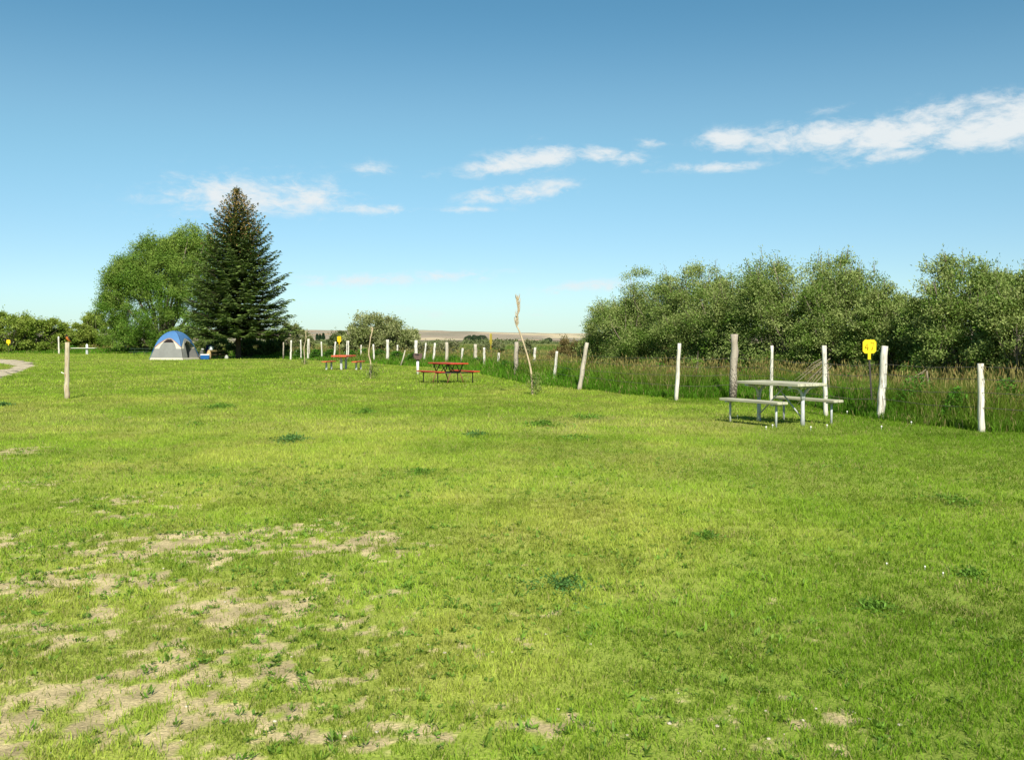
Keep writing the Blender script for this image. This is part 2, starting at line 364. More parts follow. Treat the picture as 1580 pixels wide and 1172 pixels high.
def spaced(a, b, d0, g):
    out = [a]; d = d0
    while out[-1] < b: out.append(out[-1] + d); d *= g
    return out
xr = np.array(spaced(4.5, 170, 0.035, 1.04)); xs = np.concatenate([-xr[::-1], np.arange(-4.47, 4.48, 0.03), xr])
ys = np.concatenate([[-30, -15, -8, -3, 0, 1.5], np.arange(2.5, 9, 0.03), np.arange(9, 14, 0.05), spaced(14, 175, 0.06, 1.03)])
gx, gy = np.meshgrid(xs, ys); X, Y = gx.ravel(), gy.ravel()
bm_ = bare(X, Y)[:, None]; soil_n = fbm(X / 0.12, Y / 0.12, 41, 3)[:, None]
soil = np.array((0.60, 0.485, 0.25)) * (0.50 + 1.0 * soil_n)
shaded_thatch = lawn_col(X, Y) * np.array((0.82, 0.76, 0.9)) * sstep(4, 30, Y)[:, None] + (1 - sstep(4, 30, Y)[:, None]) * (lawn_col(X, Y) * 0.92 + np.array((0.135, 0.125, 0.040)))  # blade self-shadow put into the far colour; near colour lightened to offset blade shade
colr = shaded_thatch * (1 - bm_) + soil * bm_
nx, ny = len(xs), len(ys)
ii = (np.arange(ny - 1)[:, None] * nx + np.arange(nx - 1)[None, :]).ravel()
Qg = np.stack([ii, ii + 1, ii + 1 + nx, ii + nx], 1)
m, t, out = new_mat('lawn_ground'); a = t.add('ShaderNodeAttribute', attribute_name='Col'); tcg = t.add('ShaderNodeTexCoord')
na = t.noise(55, 5, 0.7, tcg.outputs['Object']); nb = t.noise(6, 5, 0.65, tcg.outputs['Object'])
k = t.mapr(na, 0.3, 0.72, 0.62, 1.32); k2 = t.mapr(nb, 0.3, 0.7, 0.82, 1.18); g = t.add('ShaderNodeCombineColor')
for i in range(3): t.l.new(t.math('MULTIPLY', k, k2), g.inputs[i])
principled(t, out, t.mix(1.0, a.outputs['Color'], g.outputs[0], 'MULTIPLY'), 0.95, 0.05, 0, na, 0.7, 0.03)
lawn = mesh_np('lawn', np.stack([X, Y, np.zeros_like(X)], 1), Qg, m, None, colr)
tag(lawn, 'mown campground lawn with bare sandy patches', 'lawn', kind='structure')

# field that runs to the hills
m, t, out = new_mat('field_ground'); tcg = t.add('ShaderNodeTexCoord')
mp = t.add('ShaderNodeMapping'); mp.inputs['Scale'].default_value = (0.25, 1, 1); t.l.new(tcg.outputs['Object'], mp.inputs[0])
na = t.noise(0.012, 5, 0.6, mp.outputs[0]); nb = t.noise(0.6, 4, 0.6, tcg.outputs['Object'])
c1 = t.mix(t.mapr(na, 0.42, 0.58), (0.16, 0.22, 0.05), (0.30, 0.28, 0.11)); c1 = t.mix(t.mapr(nb, 0.3, 0.7, 0, 0.4), c1, (0.20, 0.19, 0.08))
sp = t.add('ShaderNodeSeparateXYZ'); t.l.new(tcg.outputs['Object'], sp.inputs[0])
c1 = t.mix(t.mapr(sp.outputs[1], 500, 1500), c1, (0.36, 0.31, 0.19))
principled(t, out, c1, 0.95, 0.05, 0, nb, 0.5, 0.1)
fv = [(-9000, -200, -.06), (9000, -200, -.06), (9000, 9000, -.06), (-9000, 9000, -.06)]
tag(mesh_np('field', fv, [(0, 1, 2, 3)], m), 'flat open grassland running from the fence to the hills', 'field', kind='structure')

# hills
def hills():
    hx = np.linspace(-5200, 5200, 420); hy = np.linspace(2300, 5200, 60)
    gx, gy = np.meshgrid(hx, hy); X, Y = gx.ravel(), gy.ravel()
    prof = np.interp(X / Y * F + CX, [-600, 300, 480, 600, 650, 720, 780, 900, 1000, 1300, 2200], [9, 13, 15.5, 15.5, 16.5, 14, 12, 11.5, 12.5, 15, 11])
    rise = sstep(2300, 4300, Y)
    gul = fbm(X / 260, Y / 420, 71, 5); big = fbm(X / 1100, Y / 900, 77, 3)
    H = 1.6 + prof * 4300 / F * rise * (0.72 + 0.20 * gul + 0.30 * big) + (gul - 0.5) * 9 * rise * (1 - 0.6 * rise)
    H = H * sstep(5200, 4700, Y) - 0.5
    pale = sstep(0.52, 0.66, fbm(X / 190, Y / 330, 83, 4))[:, None]; scrub = sstep(0.50, 0.62, fbm(X / 90, Y / 260, 91, 4))[:, None]
    c = np.array((0.36, 0.29, 0.205)) * (1 - pale) + np.array((0.60, 0.50, 0.31)) * pale
    c = c * (1 - 0.55 * scrub) + np.array((0.22, 0.215, 0.15)) * 0.55 * scrub
    red = sstep(0.66, 0.72, fbm(X / 150, Y / 200, 97, 3))[:, None]; c = c * (1 - 0.5 * red) + np.array((0.60, 0.34, 0.16)) * 0.5 * red
    nx, ny = len(hx), len(hy); ii = (np.arange(ny - 1)[:, None] * nx + np.arange(nx - 1)[None, :]).ravel()
    m, t, out = new_mat('badland_hill'); a = t.add('ShaderNodeAttribute', attribute_name='Col'); tcg = t.add('ShaderNodeTexCoord')
    n = t.noise(0.03, 6, 0.65, tcg.outputs['Object'])
    principled(t, out, t.mix(t.mapr(n, 0.35, 0.7, 0, 0.35), a.outputs['Color'], (0.24, 0.21, 0.15)), 0.95, 0.05, 0, n, 0.6, 8)
    o = mesh_np('hills', np.stack([X, Y, H], 1), np.stack([ii, ii + 1, ii + 1 + nx, ii + nx], 1), m, None, c, True)
    tag(o, 'low dry tan hills along the horizon', 'hills', kind='structure')
hills()

# gravel loop road at the left
def road():
    O = [(-420, 551.5), (-150, 553), (0, 554), (20, 555), (36, 556.6), (48, 559), (55.5, 562.3), (51, 566), (36, 571.5), (18, 576.5), (0, 582.5), (-60, 600), (-160, 630), (-420, 700)]
    I = [(-420, 556), (-150, 558.5), (-20, 560), (0, 560.6), (12, 561.2), (20, 562.4), (24, 564.5), (20, 567), (10, 569), (0, 570.5), (-20, 573.5), (-70, 584), (-160, 602), (-420, 650)]
    def dense(L):
        P = np.array([gnd(*p)[:2] for p in L]); s = np.linspace(0, len(L) - 1, 220); k = np.arange(len(L))
        return np.stack([np.interp(s, k, P[:, 0]), np.interp(s, k, P[:, 1])], 1)
    o, i = dense(O), dense(I); rg = np.random.default_rng(5)
    o = o + (fbm(o[:, 0] * 0.9, o[:, 1] * 0.9, 7)[:, None] - 0.5) * 0.9; i = i + (fbm(i[:, 0] * 0.9, i[:, 1] * 0.9, 9)[:, None] - 0.5) * 0.9
    V = []; n = 9
    for a, b in zip(o, i):
        for k in range(n): q = a + (b - a) * k / (n - 1); V.append((q[0], q[1], 0.004 + 0.03 * sin(pi * k / (n - 1))))
    Q = [(r * n + k, r * n + k + 1, (r + 1) * n + k + 1, (r + 1) * n + k) for r in range(219) for k in range(n - 1)]
    m, t, out = new_mat('pale_gravel'); v = objcoord(t); n1 = t.noise(1.2, 6, 0.7, v); n2 = t.noise(30, 4, 0.7, v)
    c = t.mix(t.mapr(n1, 0.35, 0.7), (0.60, 0.51, 0.35), (0.42, 0.35, 0.22)); c = t.mix(t.mapr(n2, 0.4, 0.75, 0, 0.5), c, (0.30, 0.26, 0.18))
    principled(t, out, c, 0.95, 0.05, 0, n2, 0.8, 0.03)
    tag(mesh_np('gravel_road', V, Q, m, None, None, True), 'pale gravel loop road curving in from the picture edge', 'road', kind='structure')
road()

# ------------------------------------------------------------------ lawn grass
def blades(X, Y, H, Wd, colr, rng, bend=0.6, segs=2, z0=0.0):
    n = len(X); a = rng.uniform(0, 2 * pi, n); le = rng.uniform(0.15, 1.0, n) * bend
    dx, dy = np.cos(a) * le, np.sin(a) * le; f = rng.uniform(0, 2 * pi, n); sx, sy = np.cos(f), np.sin(f)
    base = np.stack([X, Y, np.full(n, z0)], 1); S = np.stack([sx, sy, np.zeros(n)], 1) * (Wd / 2)[:, None]
    H1 = H[:, None]
    if segs == 2:
        mid = base + np.stack([dx * 0.35, dy * 0.35, np.full(n, 0.62)], 1) * H1
        tip = base + np.stack([dx * 1.05, dy * 1.05, 1 - 0.25 * le], 1) * H1
        V = np.stack([base - S, base + S, mid + S * 0.8, mid - S * 0.8, tip + S * 0.12, tip - S * 0.12], 1).reshape(-1, 3)
        b = (np.arange(n) * 6)[:, None]
        Q = np.concatenate([b + np.array([[0, 1, 2, 3]]), b + np.array([[3, 2, 4, 5]])], 0)
        return V, Q, np.repeat(colr, 6, 0)
    tip = base + np.stack([dx * 0.8, dy * 0.8, np.full(n, 0.9)], 1) * H1
    V = np.stack([base - S, base + S, tip + S * 0.2, tip - S * 0.2], 1).reshape(-1, 3)
    return V, np.arange(4 * n).reshape(-1, 4), np.repeat(colr, 4, 0)
WEEDPX = [(448, 680, 34, 8), (737, 673, 26, 6), (868, 908, 88, 30), (890, 678, 28, 5), (340, 629, 26, 3.5), (565, 637, 18, 3), (298, 657, 16, 4), (645, 730, 34, 6), (1280, 723, 26, 5), (1500, 890, 45, 14), (1470, 775, 55, 13), (6, 626, 12, 4), (840, 657, 40, 4), (905, 645, 24, 3.5), (1350, 940, 40, 14), (1090, 830, 30, 8)]
def lawn_grass():
    rng = np.random.default_rng(1); parts = []
    zones = [(2.9, 6.0, 7400, 0.0038, 2, 0.026), (6.0, 10.0, 4600, 0.0050, 2, 0.028), (10, 17, 1900, 0.0080, 1, 0.031), (17, 32, 480, 0.014, 1, 0.036), (32, 62, 95, 0.030, 1, 0.045), (62, 125, 16, 0.055, 1, 0.05)]
    for (y0, y1, den, wd, sg, hh) in zones:
        area = 0.60 * (y1 * y1 - y0 * y0) + 2.8 * (y1 - y0); n = int(area * den)
        Y = np.sqrt(rng.uniform(y0 * y0, y1 * y1, n)); X = rng.uniform(-1, 1, n) * (Y * 0.60 + 1.4)
        B = bare(X, Y); tuft = fbm(X / 0.11, Y / 0.11, 51, 2); lump = fbm(X / 0.8, Y / 1.0, 57, 3)
        keep = (rng.uniform(0, 1, n) < (1 - 0.90 * B) * (0.34 + 0.75 * sstep(0.28, 0.6, tuft))) & (edge_side(X, Y) < 0.6)
        roadk = ~((X < -0.36 * Y) & (np.abs(Y - 62) < 23) & (X < -20) & in_road(X, Y))
        keep &= roadk; X, Y, tuft, lump = X[keep], Y[keep], tuft[keep], lump[keep]; n = len(X)
        c = lawn_col(X, Y) * rng.uniform(0.68, 1.42, n)[:, None]
        c *= (0.82 + 0.42 * sstep(0.3, 0.65, lump))[:, None]
        st = rng.uniform(0, 1, n) < (0.05 + 0.14 * sstep(0.55, 0.7, fbm(X / 0.9, Y / 0.9, 61, 3)))
        c[st] = np.array((0.40, 0.35, 0.14)) * rng.uniform(0.7, 1.15, st.sum())[:, None]
        big_ = rng.uniform(0, 1, n) < 0.03
        H = hh * (0.45 + 0.9 * tuft + 0.75 * lump) * rng.uniform(0.5, 1.3, n) * np.where(big_, 1.8, 1.0)
        parts.append(blades(X, Y, H, wd * rng.uniform(0.65, 1.25, n), c, rng, 1.25, sg))
    V, Q, Cc = join(parts)
    tag(mesh_np('grass', V, Q, M['blade'], None, Cc), 'short green lawn grass with straw coloured blades', 'grass', kind='stuff')
def in_road(X, Y):
    # inside of the loop-road outline, by even-odd test
    O = [(-420, 551.5), (0, 554), (36, 556.6), (55.5, 562.3), (51, 566), (36, 571.5), (0, 582.5), (-160, 630), (-420, 700)]
    I = [(-420, 650), (-160, 602), (0, 570.5), (20, 567), (24, 564.5), (12, 561.2), (-20, 560), (-420, 556)]
    P = np.array([gnd(*p)[:2] for p in O + I]); r = np.zeros(len(X), bool)
    for i in range(len(P)):
        x0, y0 = P[i]; x1, y1 = P[(i + 1) % len(P)]
        c = ((y0 > Y) != (y1 > Y)) & (X < (x1 - x0) * (Y - y0) / (y1 - y0 + 1e-12) + x0); r ^= c
    return r
lawn_grass()

# broad-leaved weeds all over the near lawn
def leaf_rosettes(pos, rng, nl, L, W, base, lift=0.5):
    P, D, N, Ls, Ws, Cs = [], [], [], [], [], []
    for (x, y, s) in pos:
        k = rng.integers(nl[0], nl[1]); a = rng.uniform(0, 2 * pi, k); e = rng.uniform(0.15, 1.15, k) * lift
        d = np.stack([np.cos(a) * np.cos(e), np.sin(a) * np.cos(e), np.sin(e)], 1)
        nrm = np.stack([-np.cos(a) * np.sin(e), -np.sin(a) * np.sin(e), np.cos(e)], 1) + rng.normal(0, 0.25, (k, 3))
        P.append(np.stack([np.full(k, x), np.full(k, y), np.full(k, 0.006)], 1) + rng.normal(0, 0.012 * s, (k, 3)) * (1, 1, 0)); D.append(d); N.append(nrm)
        Ls.append(L * s * rng.uniform(0.6, 1.2, k)); Ws.append(W * s * rng.uniform(0.7, 1.2, k)); Cs.append(base * rng.uniform(0.7, 1.25) * rng.uniform(0.8, 1.2, (k, 1)) * np.array([[rng.uniform(.9, 1.1), 1, 1]]))
    return cards(np.concatenate(P), np.concatenate(D), np.concatenate(N), np.concatenate(Ls), np.concatenate(Ws), np.concatenate(Cs), 0.55)
def lawn_weeds():
    rng = np.random.default_rng(8); parts = []
    n = 36000; Y = np.sqrt(rng.uniform(3.0 ** 2, 19 ** 2, n)); X = rng.uniform(-1, 1, n) * (Y * 0.58 + 1.1)
    nn = fbm(X / 0.5, Y / 0.7, 91, 3); k = rng.uniform(0, 1, n) < sstep(0.36, 0.60, nn) * (0.8 - 0.4 * (X / Y > 0.18)) * sstep(18, 6, Y) * 0.85 + 0.25 * bare(X, Y); X, Y = X[k], Y[k]
    s = rng.uniform(0.5, 1.15, len(X)); q = rng.uniform(0, 1, len(X)) < 0.6
    parts.append(leaf_rosettes(list(zip(X[q], Y[q], s[q])), rng, (5, 10), 0.050, 0.012, np.array((0.150, 0.262, 0.030)), 1.0))
    parts.append(leaf_rosettes(list(zip(X[~q], Y[~q], s[~q])), rng, (6, 13), 0.034, 0.016, np.array((0.125, 0.225, 0.030)), 0.6))
    V, Q, Cc = join(parts)
    tag(mesh_np('weeds', V, Q, M['leaf'], None, Cc), 'small broad-leaved weeds scattered through the near lawn', 'weeds', kind='stuff')
lawn_weeds()
def lawn_specks():
    rng = np.random.default_rng(4); mb = MB()
    for k in range(90):
        p = PATCH[rng.integers(0, len(PATCH))]; x, y = p[0] + rng.normal(0, p[2] * 0.6), p[1] + rng.normal(0, p[3] * 0.6)
        if y < 3.2 or y > 16: continue
        s = rng.uniform(0.004, 0.012); prof = [(0.55 * s, -0.3 * s), (s, 0.0), (0.8 * s, 0.4 * s), (0.3 * s, 0.55 * s)]
        mb.lathe([(r * rng.uniform(.8, 1.2), z) for r, z in prof], 6, (x, y, s * 0.2))
    tag(mb.build('pebbles', simple('pale_stone', (0.52, 0.46, 0.34), 0.9, 0.1, 0.2, 40)), 'small pale stones lying on the bare soil patches', 'pebbles', kind='stuff')
    pts = [(1138, 647), (1171, 650), (1182, 665), (1192, 662), (1251, 665), (1276, 662), (1307, 640), (1406, 657), (1444, 655), (1481, 657), (1480, 660), (1360, 664), (1368, 875), (1427, 880), (1455, 890)]
    mb = MB(); sz = 0.016; mb.lathe([(sz * .3, .055), (sz, .068), (sz * .9, .080), (sz * .3, .09)], 8); mb.tube([(0, 0, 0), (0, 0, 0.06)], 0.0025, 4); proto = mb.build('clover_flower', M['white'])
    for k, (px, py) in enumerate(pts):
        o = proto if k == 0 else proto.copy()
        if k: C.objects.link(o)
        o.location = gnd(px, py); sc_ = 1.0 if py < 700 else 0.4; o.scale = (sc_, sc_, sc_)
        if py < 700: tag(o, 'small round white flower in the grass between the grey table and the fence', 'flower', 'white clover flowers by the fence')
        else: tag(o, 'tiny round white flower in the open near lawn on the fence side', 'flower', 'tiny white flowers in the near lawn')
lawn_specks()
# the larger dark weed patches: each a thing
for i, (px, py, rx, ry) in enumerate(WEEDPX):
    LB = ['largest dark weed patch in the open middle of the lawn', 'small round dark weed patch between the largest middle one and the dry grass', 'largest blue-green weed patch low in the near lawn', 'thin flat weed patch at the front of the dry yellow grass', 'wide flat faint weed patch between the bird post and the red tube table', 'small flat weed patch on the lawn before the red tables', 'small tufted weed patch between the bird post and the largest middle patch', 'bright leafy low weed patch in the middle of the lawn', 'dark weed patch in the lawn straight before the grey table', 'low leafy weed patch nearest the bottom corner on the fence side', 'broad leafy weed patch on the lawn below the last fence post', 'dark weed tuft at the picture edge beside the bird post', 'wide dull weed patch in the dry yellow grass', 'small weed tuft in the dry grass, closest to the fence', 'blue-green grassy weed patch in the near lawn on the fence side', 'medium leafy weed patch in the lawn between the two blue-green ones'][i]
    rng = np.random.default_rng(100 + i); g = gnd(px, py); Yd = g[1]; ax, ay = rx * Yd / F, min(ry * Yd * Yd / (F * EYE), rx * Yd / F * 1.6)
    n = int(np.clip(ax * ay * 3200, 300, 3200)); a = rng.uniform(0, 2 * pi, n); r = np.abs(rng.normal(0, 0.50, n)) * (0.55 + 0.9 * fbm(np.cos(a) * 1.6 + i, np.sin(a) * 1.6, i, 2)) * 1.1; x, y = r * np.cos(a) * ax, r * np.sin(a) * ay; kp = fbm(x / 0.22 + i, y / 0.22, 7 + i, 2) > 0.40; a, r, x, y = a[kp], r[kp], x[kp], y[kp]; n = len(x)
    hh = 0.075 * (1.1 - 0.8 * np.clip(r, 0, 1)) * rng.uniform(0.5, 1.2, n) * (1.25 if Yd > 12 else 0.75)
    base = np.array((0.075, 0.165, 0.036)) if i in (0, 1, 2, 11) else np.array((0.110, 0.215, 0.024))
    s = 0.022 + 0.0015 * Yd
    D = np.stack([rng.normal(0, 1, n), rng.normal(0, 1, n), rng.uniform(0.1, 1.2, n)], 1)
    V, Q, Cc = cards(np.stack([x, y, hh * rng.uniform(0.1, 1, n)], 1), D, rng.normal(0, 1, (n, 3)), s * rng.uniform(.6, 1.3, n), s * 0.42 * rng.uniform(.7, 1.3, n), base * rng.uniform(0.65, 1.4, (n, 1)))
    ka = rng.uniform(0, 2 * pi, 9); dv = np.stack([np.cos(ka) * ax, np.sin(ka) * ay, np.full(9, 0.02)], 1)
    V, Q, Cc = join([(V, Q, Cc), cards(np.tile(np.array((0, 0, 0.008)), (9, 1)), dv, np.tile(np.array((0, 0, 1.0)), (9, 1)), np.linalg.norm(dv, axis=1) * 1.2, np.full(9, 0.007), np.tile(base, (9, 1)))])
    o = mesh_np('weed_tuft', V, Q, M['leaf'], None, Cc); o.location = g; tag(o, LB, 'weeds', 'dark weed patches in the lawn')

# ------------------------------------------------------------------ tall grass along and beyond the fence
def tall_grass():
    rng = np.random.default_rng(2); parts = []
    # strip along the mowing line: sampled evenly in bearing
    ea = np.arctan2(EDGE[:, 0], EDGE[:, 1]); er = np.hypot(EDGE[:, 0], EDGE[:, 1]); o = np.argsort(ea)
    def strip(n, dmin, dmax, hmul, wmul, power=1.6):
        a = rng.uniform(-0.66, 0.60, n); r0 = np.interp(a, ea[o], er[o]); slope = 1.0 + 1.9 * sstep(24, 46, r0)
        d = dmin + (dmax - dmin) * rng.uniform(0, 1, n) ** power * slope; wob = (fbm(a * 60, a * 0 + 2, 5, 3) - 0.5) * 0.03 * r0
        r = r0 + d + wob; return r * np.sin(a), r * np.cos(a), d / (1.0 + 4.2 * sstep(26, 50, r0)), r
    for (n, d0, d1, hm, pw) in [(95000, 0, 4.5, 1.0, 1.3), (70000, 3, 14, 1.0, 1.2)]:
        X, Y, d, r = strip(n, d0, d1, hm, 1, pw)
        lump = fbm(X / 1.1, Y / 1.6, 33, 3); big = fbm(X / 4, Y / 6, 37, 3)
        top = np.interp(X / Y, [-0.6, -0.2, 0.0, 0.15, 0.3, 0.6], [0.70, 0.80, 0.78, 0.74, 0.72, 0.78])
        H = top * (0.28 + 0.72 * sstep(0.0, 1.6, d)) * (0.55 + 0.75 * lump) * rng.uniform(0.6, 1.2, n)
        Wd = np.maximum(0.010, 0.00052 * r) * rng.uniform(0.6, 1.4, n)
        k = np.clip(sstep(0.3, 2.4, d) * 0.52 + (big - 0.5) * 1.4, 0, 1)[:, None]
        c = np.array((0.095, 0.225, 0.012)) * (1 - k) + np.array((0.185, 0.215, 0.030)) * k
        c *= rng.uniform(0.55, 1.35, (n, 1)) * (0.72 + 0.6 * fbm(X / 1.7, Y / 2.6, 39, 3))[:, None]; st = rng.uniform(0, 1, n) < 0.07 + 0.10 * k[:, 0]; c[st] = np.array((0.36, 0.30, 0.12)) * rng.uniform(0.7, 1.2, (st.sum(), 1))
        parts.append(blades(X, Y, H, Wd, c, rng, 0.55, 2))
        # seed heads, tan to red-brown
        q = (rng.uniform(0, 1, n) < 0.15 * sstep(0.7, 2.2, d)); Xq, Yq, Hq, rq = X[q], Y[q], H[q], r[q]; m = q.sum()
        hh = Hq * 0.95 + rng.uniform(0.05, 0.30, m); cs = np.array((0.31, 0.26, 0.085)) * rng.uniform(0.6, 1.25, (m, 1)); rd = rng.uniform(0, 1, m) < 0.10; cs[rd] = np.array((0.24, 0.135, 0.05)) * rng.uniform(0.7, 1.2, (rd.sum(), 1))
        D = np.stack([rng.normal(0, .3, m), rng.normal(0, .3, m), np.ones(m)], 1); sz = np.maximum(0.012, 0.0007 * rq)
        parts.append(cards(np.stack([Xq, Yq, hh - 0.1], 1), D, rng.normal(0, 1, (m, 3)), rng.uniform(0.10, 0.2, m), sz * rng.uniform(.7, 1.4, m), cs, 0.5))
        parts.append(blades(Xq, Yq, hh, sz * 0.35, np.tile(np.array((0.26, 0.24, 0.09)), (m, 1)), rng, 0.15, 1))
    # rough pasture further out
    n = 90000; Y = 30 * (320 / 30) ** rng.uniform(0, 1, n); X = rng.uniform(-0.62, 0.62, n) * Y; e = edge_side(X, Y); k = e > 7; X, Y = X[k], Y[k]; n = len(X); r = np.hypot(X, Y)
    H = (0.22 + 0.55 * fbm(X / 7, Y / 12, 44, 3)) * rng.uniform(0.5, 1.2, n); kk = np.clip((fbm(X / 18, Y / 30, 47, 3) - 0.35) * 2.4, 0, 1)[:, None]
    c = (np.array((0.12, 0.19, 0.035)) * (1 - kk) + np.array((0.29, 0.24, 0.09)) * kk) * rng.uniform(0.7, 1.3, (n, 1))
    parts.append(blades(X, Y, H, 0.0011 * r * rng.uniform(0.7, 1.5, n), c, rng, 0.5, 1))
    V, Q, Cc = join(parts)
    tag(mesh_np('tall_grass', V, Q, M['blade'], None, Cc), 'unmown tall grass with reddish seed heads along the fence', 'tall grass', kind='stuff')
tall_grass()
def thicket():
    rng = np.random.default_rng(6); P, D, L, W_, Cc, fl = [], [], [], [], [], []
    spots = [(1020, 600, 60, .85), (975, 600, 40, .6), (945, 596, 30, .5), (1090, 604, 50, .75), (1150, 606, 40, .7), (1235, 615, 40, .7), (1310, 625, 40, .8), (1420, 645, 70, .9), (1560, 655, 60, .9), (1480, 655, 40, .7), (875, 593, 30, .6),
             (780, 578, 26, .6), (735, 570, 26, .6), (700, 566, 24, .6), (640, 562, 30, .75), (612, 560, 26, .8), (585, 558, 26, .85), (560, 556, 26, .9), (540, 556, 20, .8), (510, 555, 24, .8), (488, 555, 20, .8), (462, 554, 14, .8), (100, 544, 40, .9), (50, 544, 50, 1.0), (10, 544, 40, 1.0), (-30, 544, 40, 1.0)]
    for (px, py, rx, h) in spots:
        g = gnd(px, py); Yd = g[1]; ax = rx * Yd / F * 0.6; n = int(700 + 500 * ax)
        s = max(0.07, 0.0024 * Yd)
        r = rng.normal(0, 0.5, (n, 3)); x = g[0] + r[:, 0] * ax; y = g[1] + 0.05 + np.abs(r[:, 1]) * ax * 0.7; z = h * rng.uniform(0.05, 1, n) * np.exp(-(r[:, 0] ** 2) * 1.1)
        P.append(np.stack([x, y, z], 1)); D.append(np.stack([rng.normal(0, 1, n), rng.normal(0, 1, n) - 0.3, rng.uniform(-.1, 1.2, n)], 1)); L.append(s * rng.uniform(.7, 1.5, n)); W_.append(s * .4 * rng.uniform(.6, 1.3, n))
        Cc.append(np.array((0.060, 0.155, 0.014)) * rng.uniform(0.6, 1.7, (n, 1)) * rng.uniform(0.8, 1.25))
        if 450 < px < 660: 
            for q in range(9): fl.append((g[0] + rng.normal(0, ax * 0.6), g[1] + 0.3 + rng.uniform(0, .3), rng.uniform(0.1, h * 0.8)))
    fl = np.array(fl); P.append(fl); D.append(np.tile(np.array((0, -.3, 1.0)), (len(fl), 1))); L.append(np.full(len(fl), .11)); W_.append(np.full(len(fl), .11)); Cc.append(np.full((len(fl), 3), .7))
    P = np.concatenate(P); V, Q, c = cards(P, np.concatenate(D), rng.normal(0, 1, (len(P), 3)), np.concatenate(L), np.concatenate(W_), np.concatenate(Cc))
    tag(mesh_np('undergrowth', V, Q, M['leaf'], None, c), 'dark leafy undergrowth at the foot of the fence', 'undergrowth', kind='stuff')
thicket()

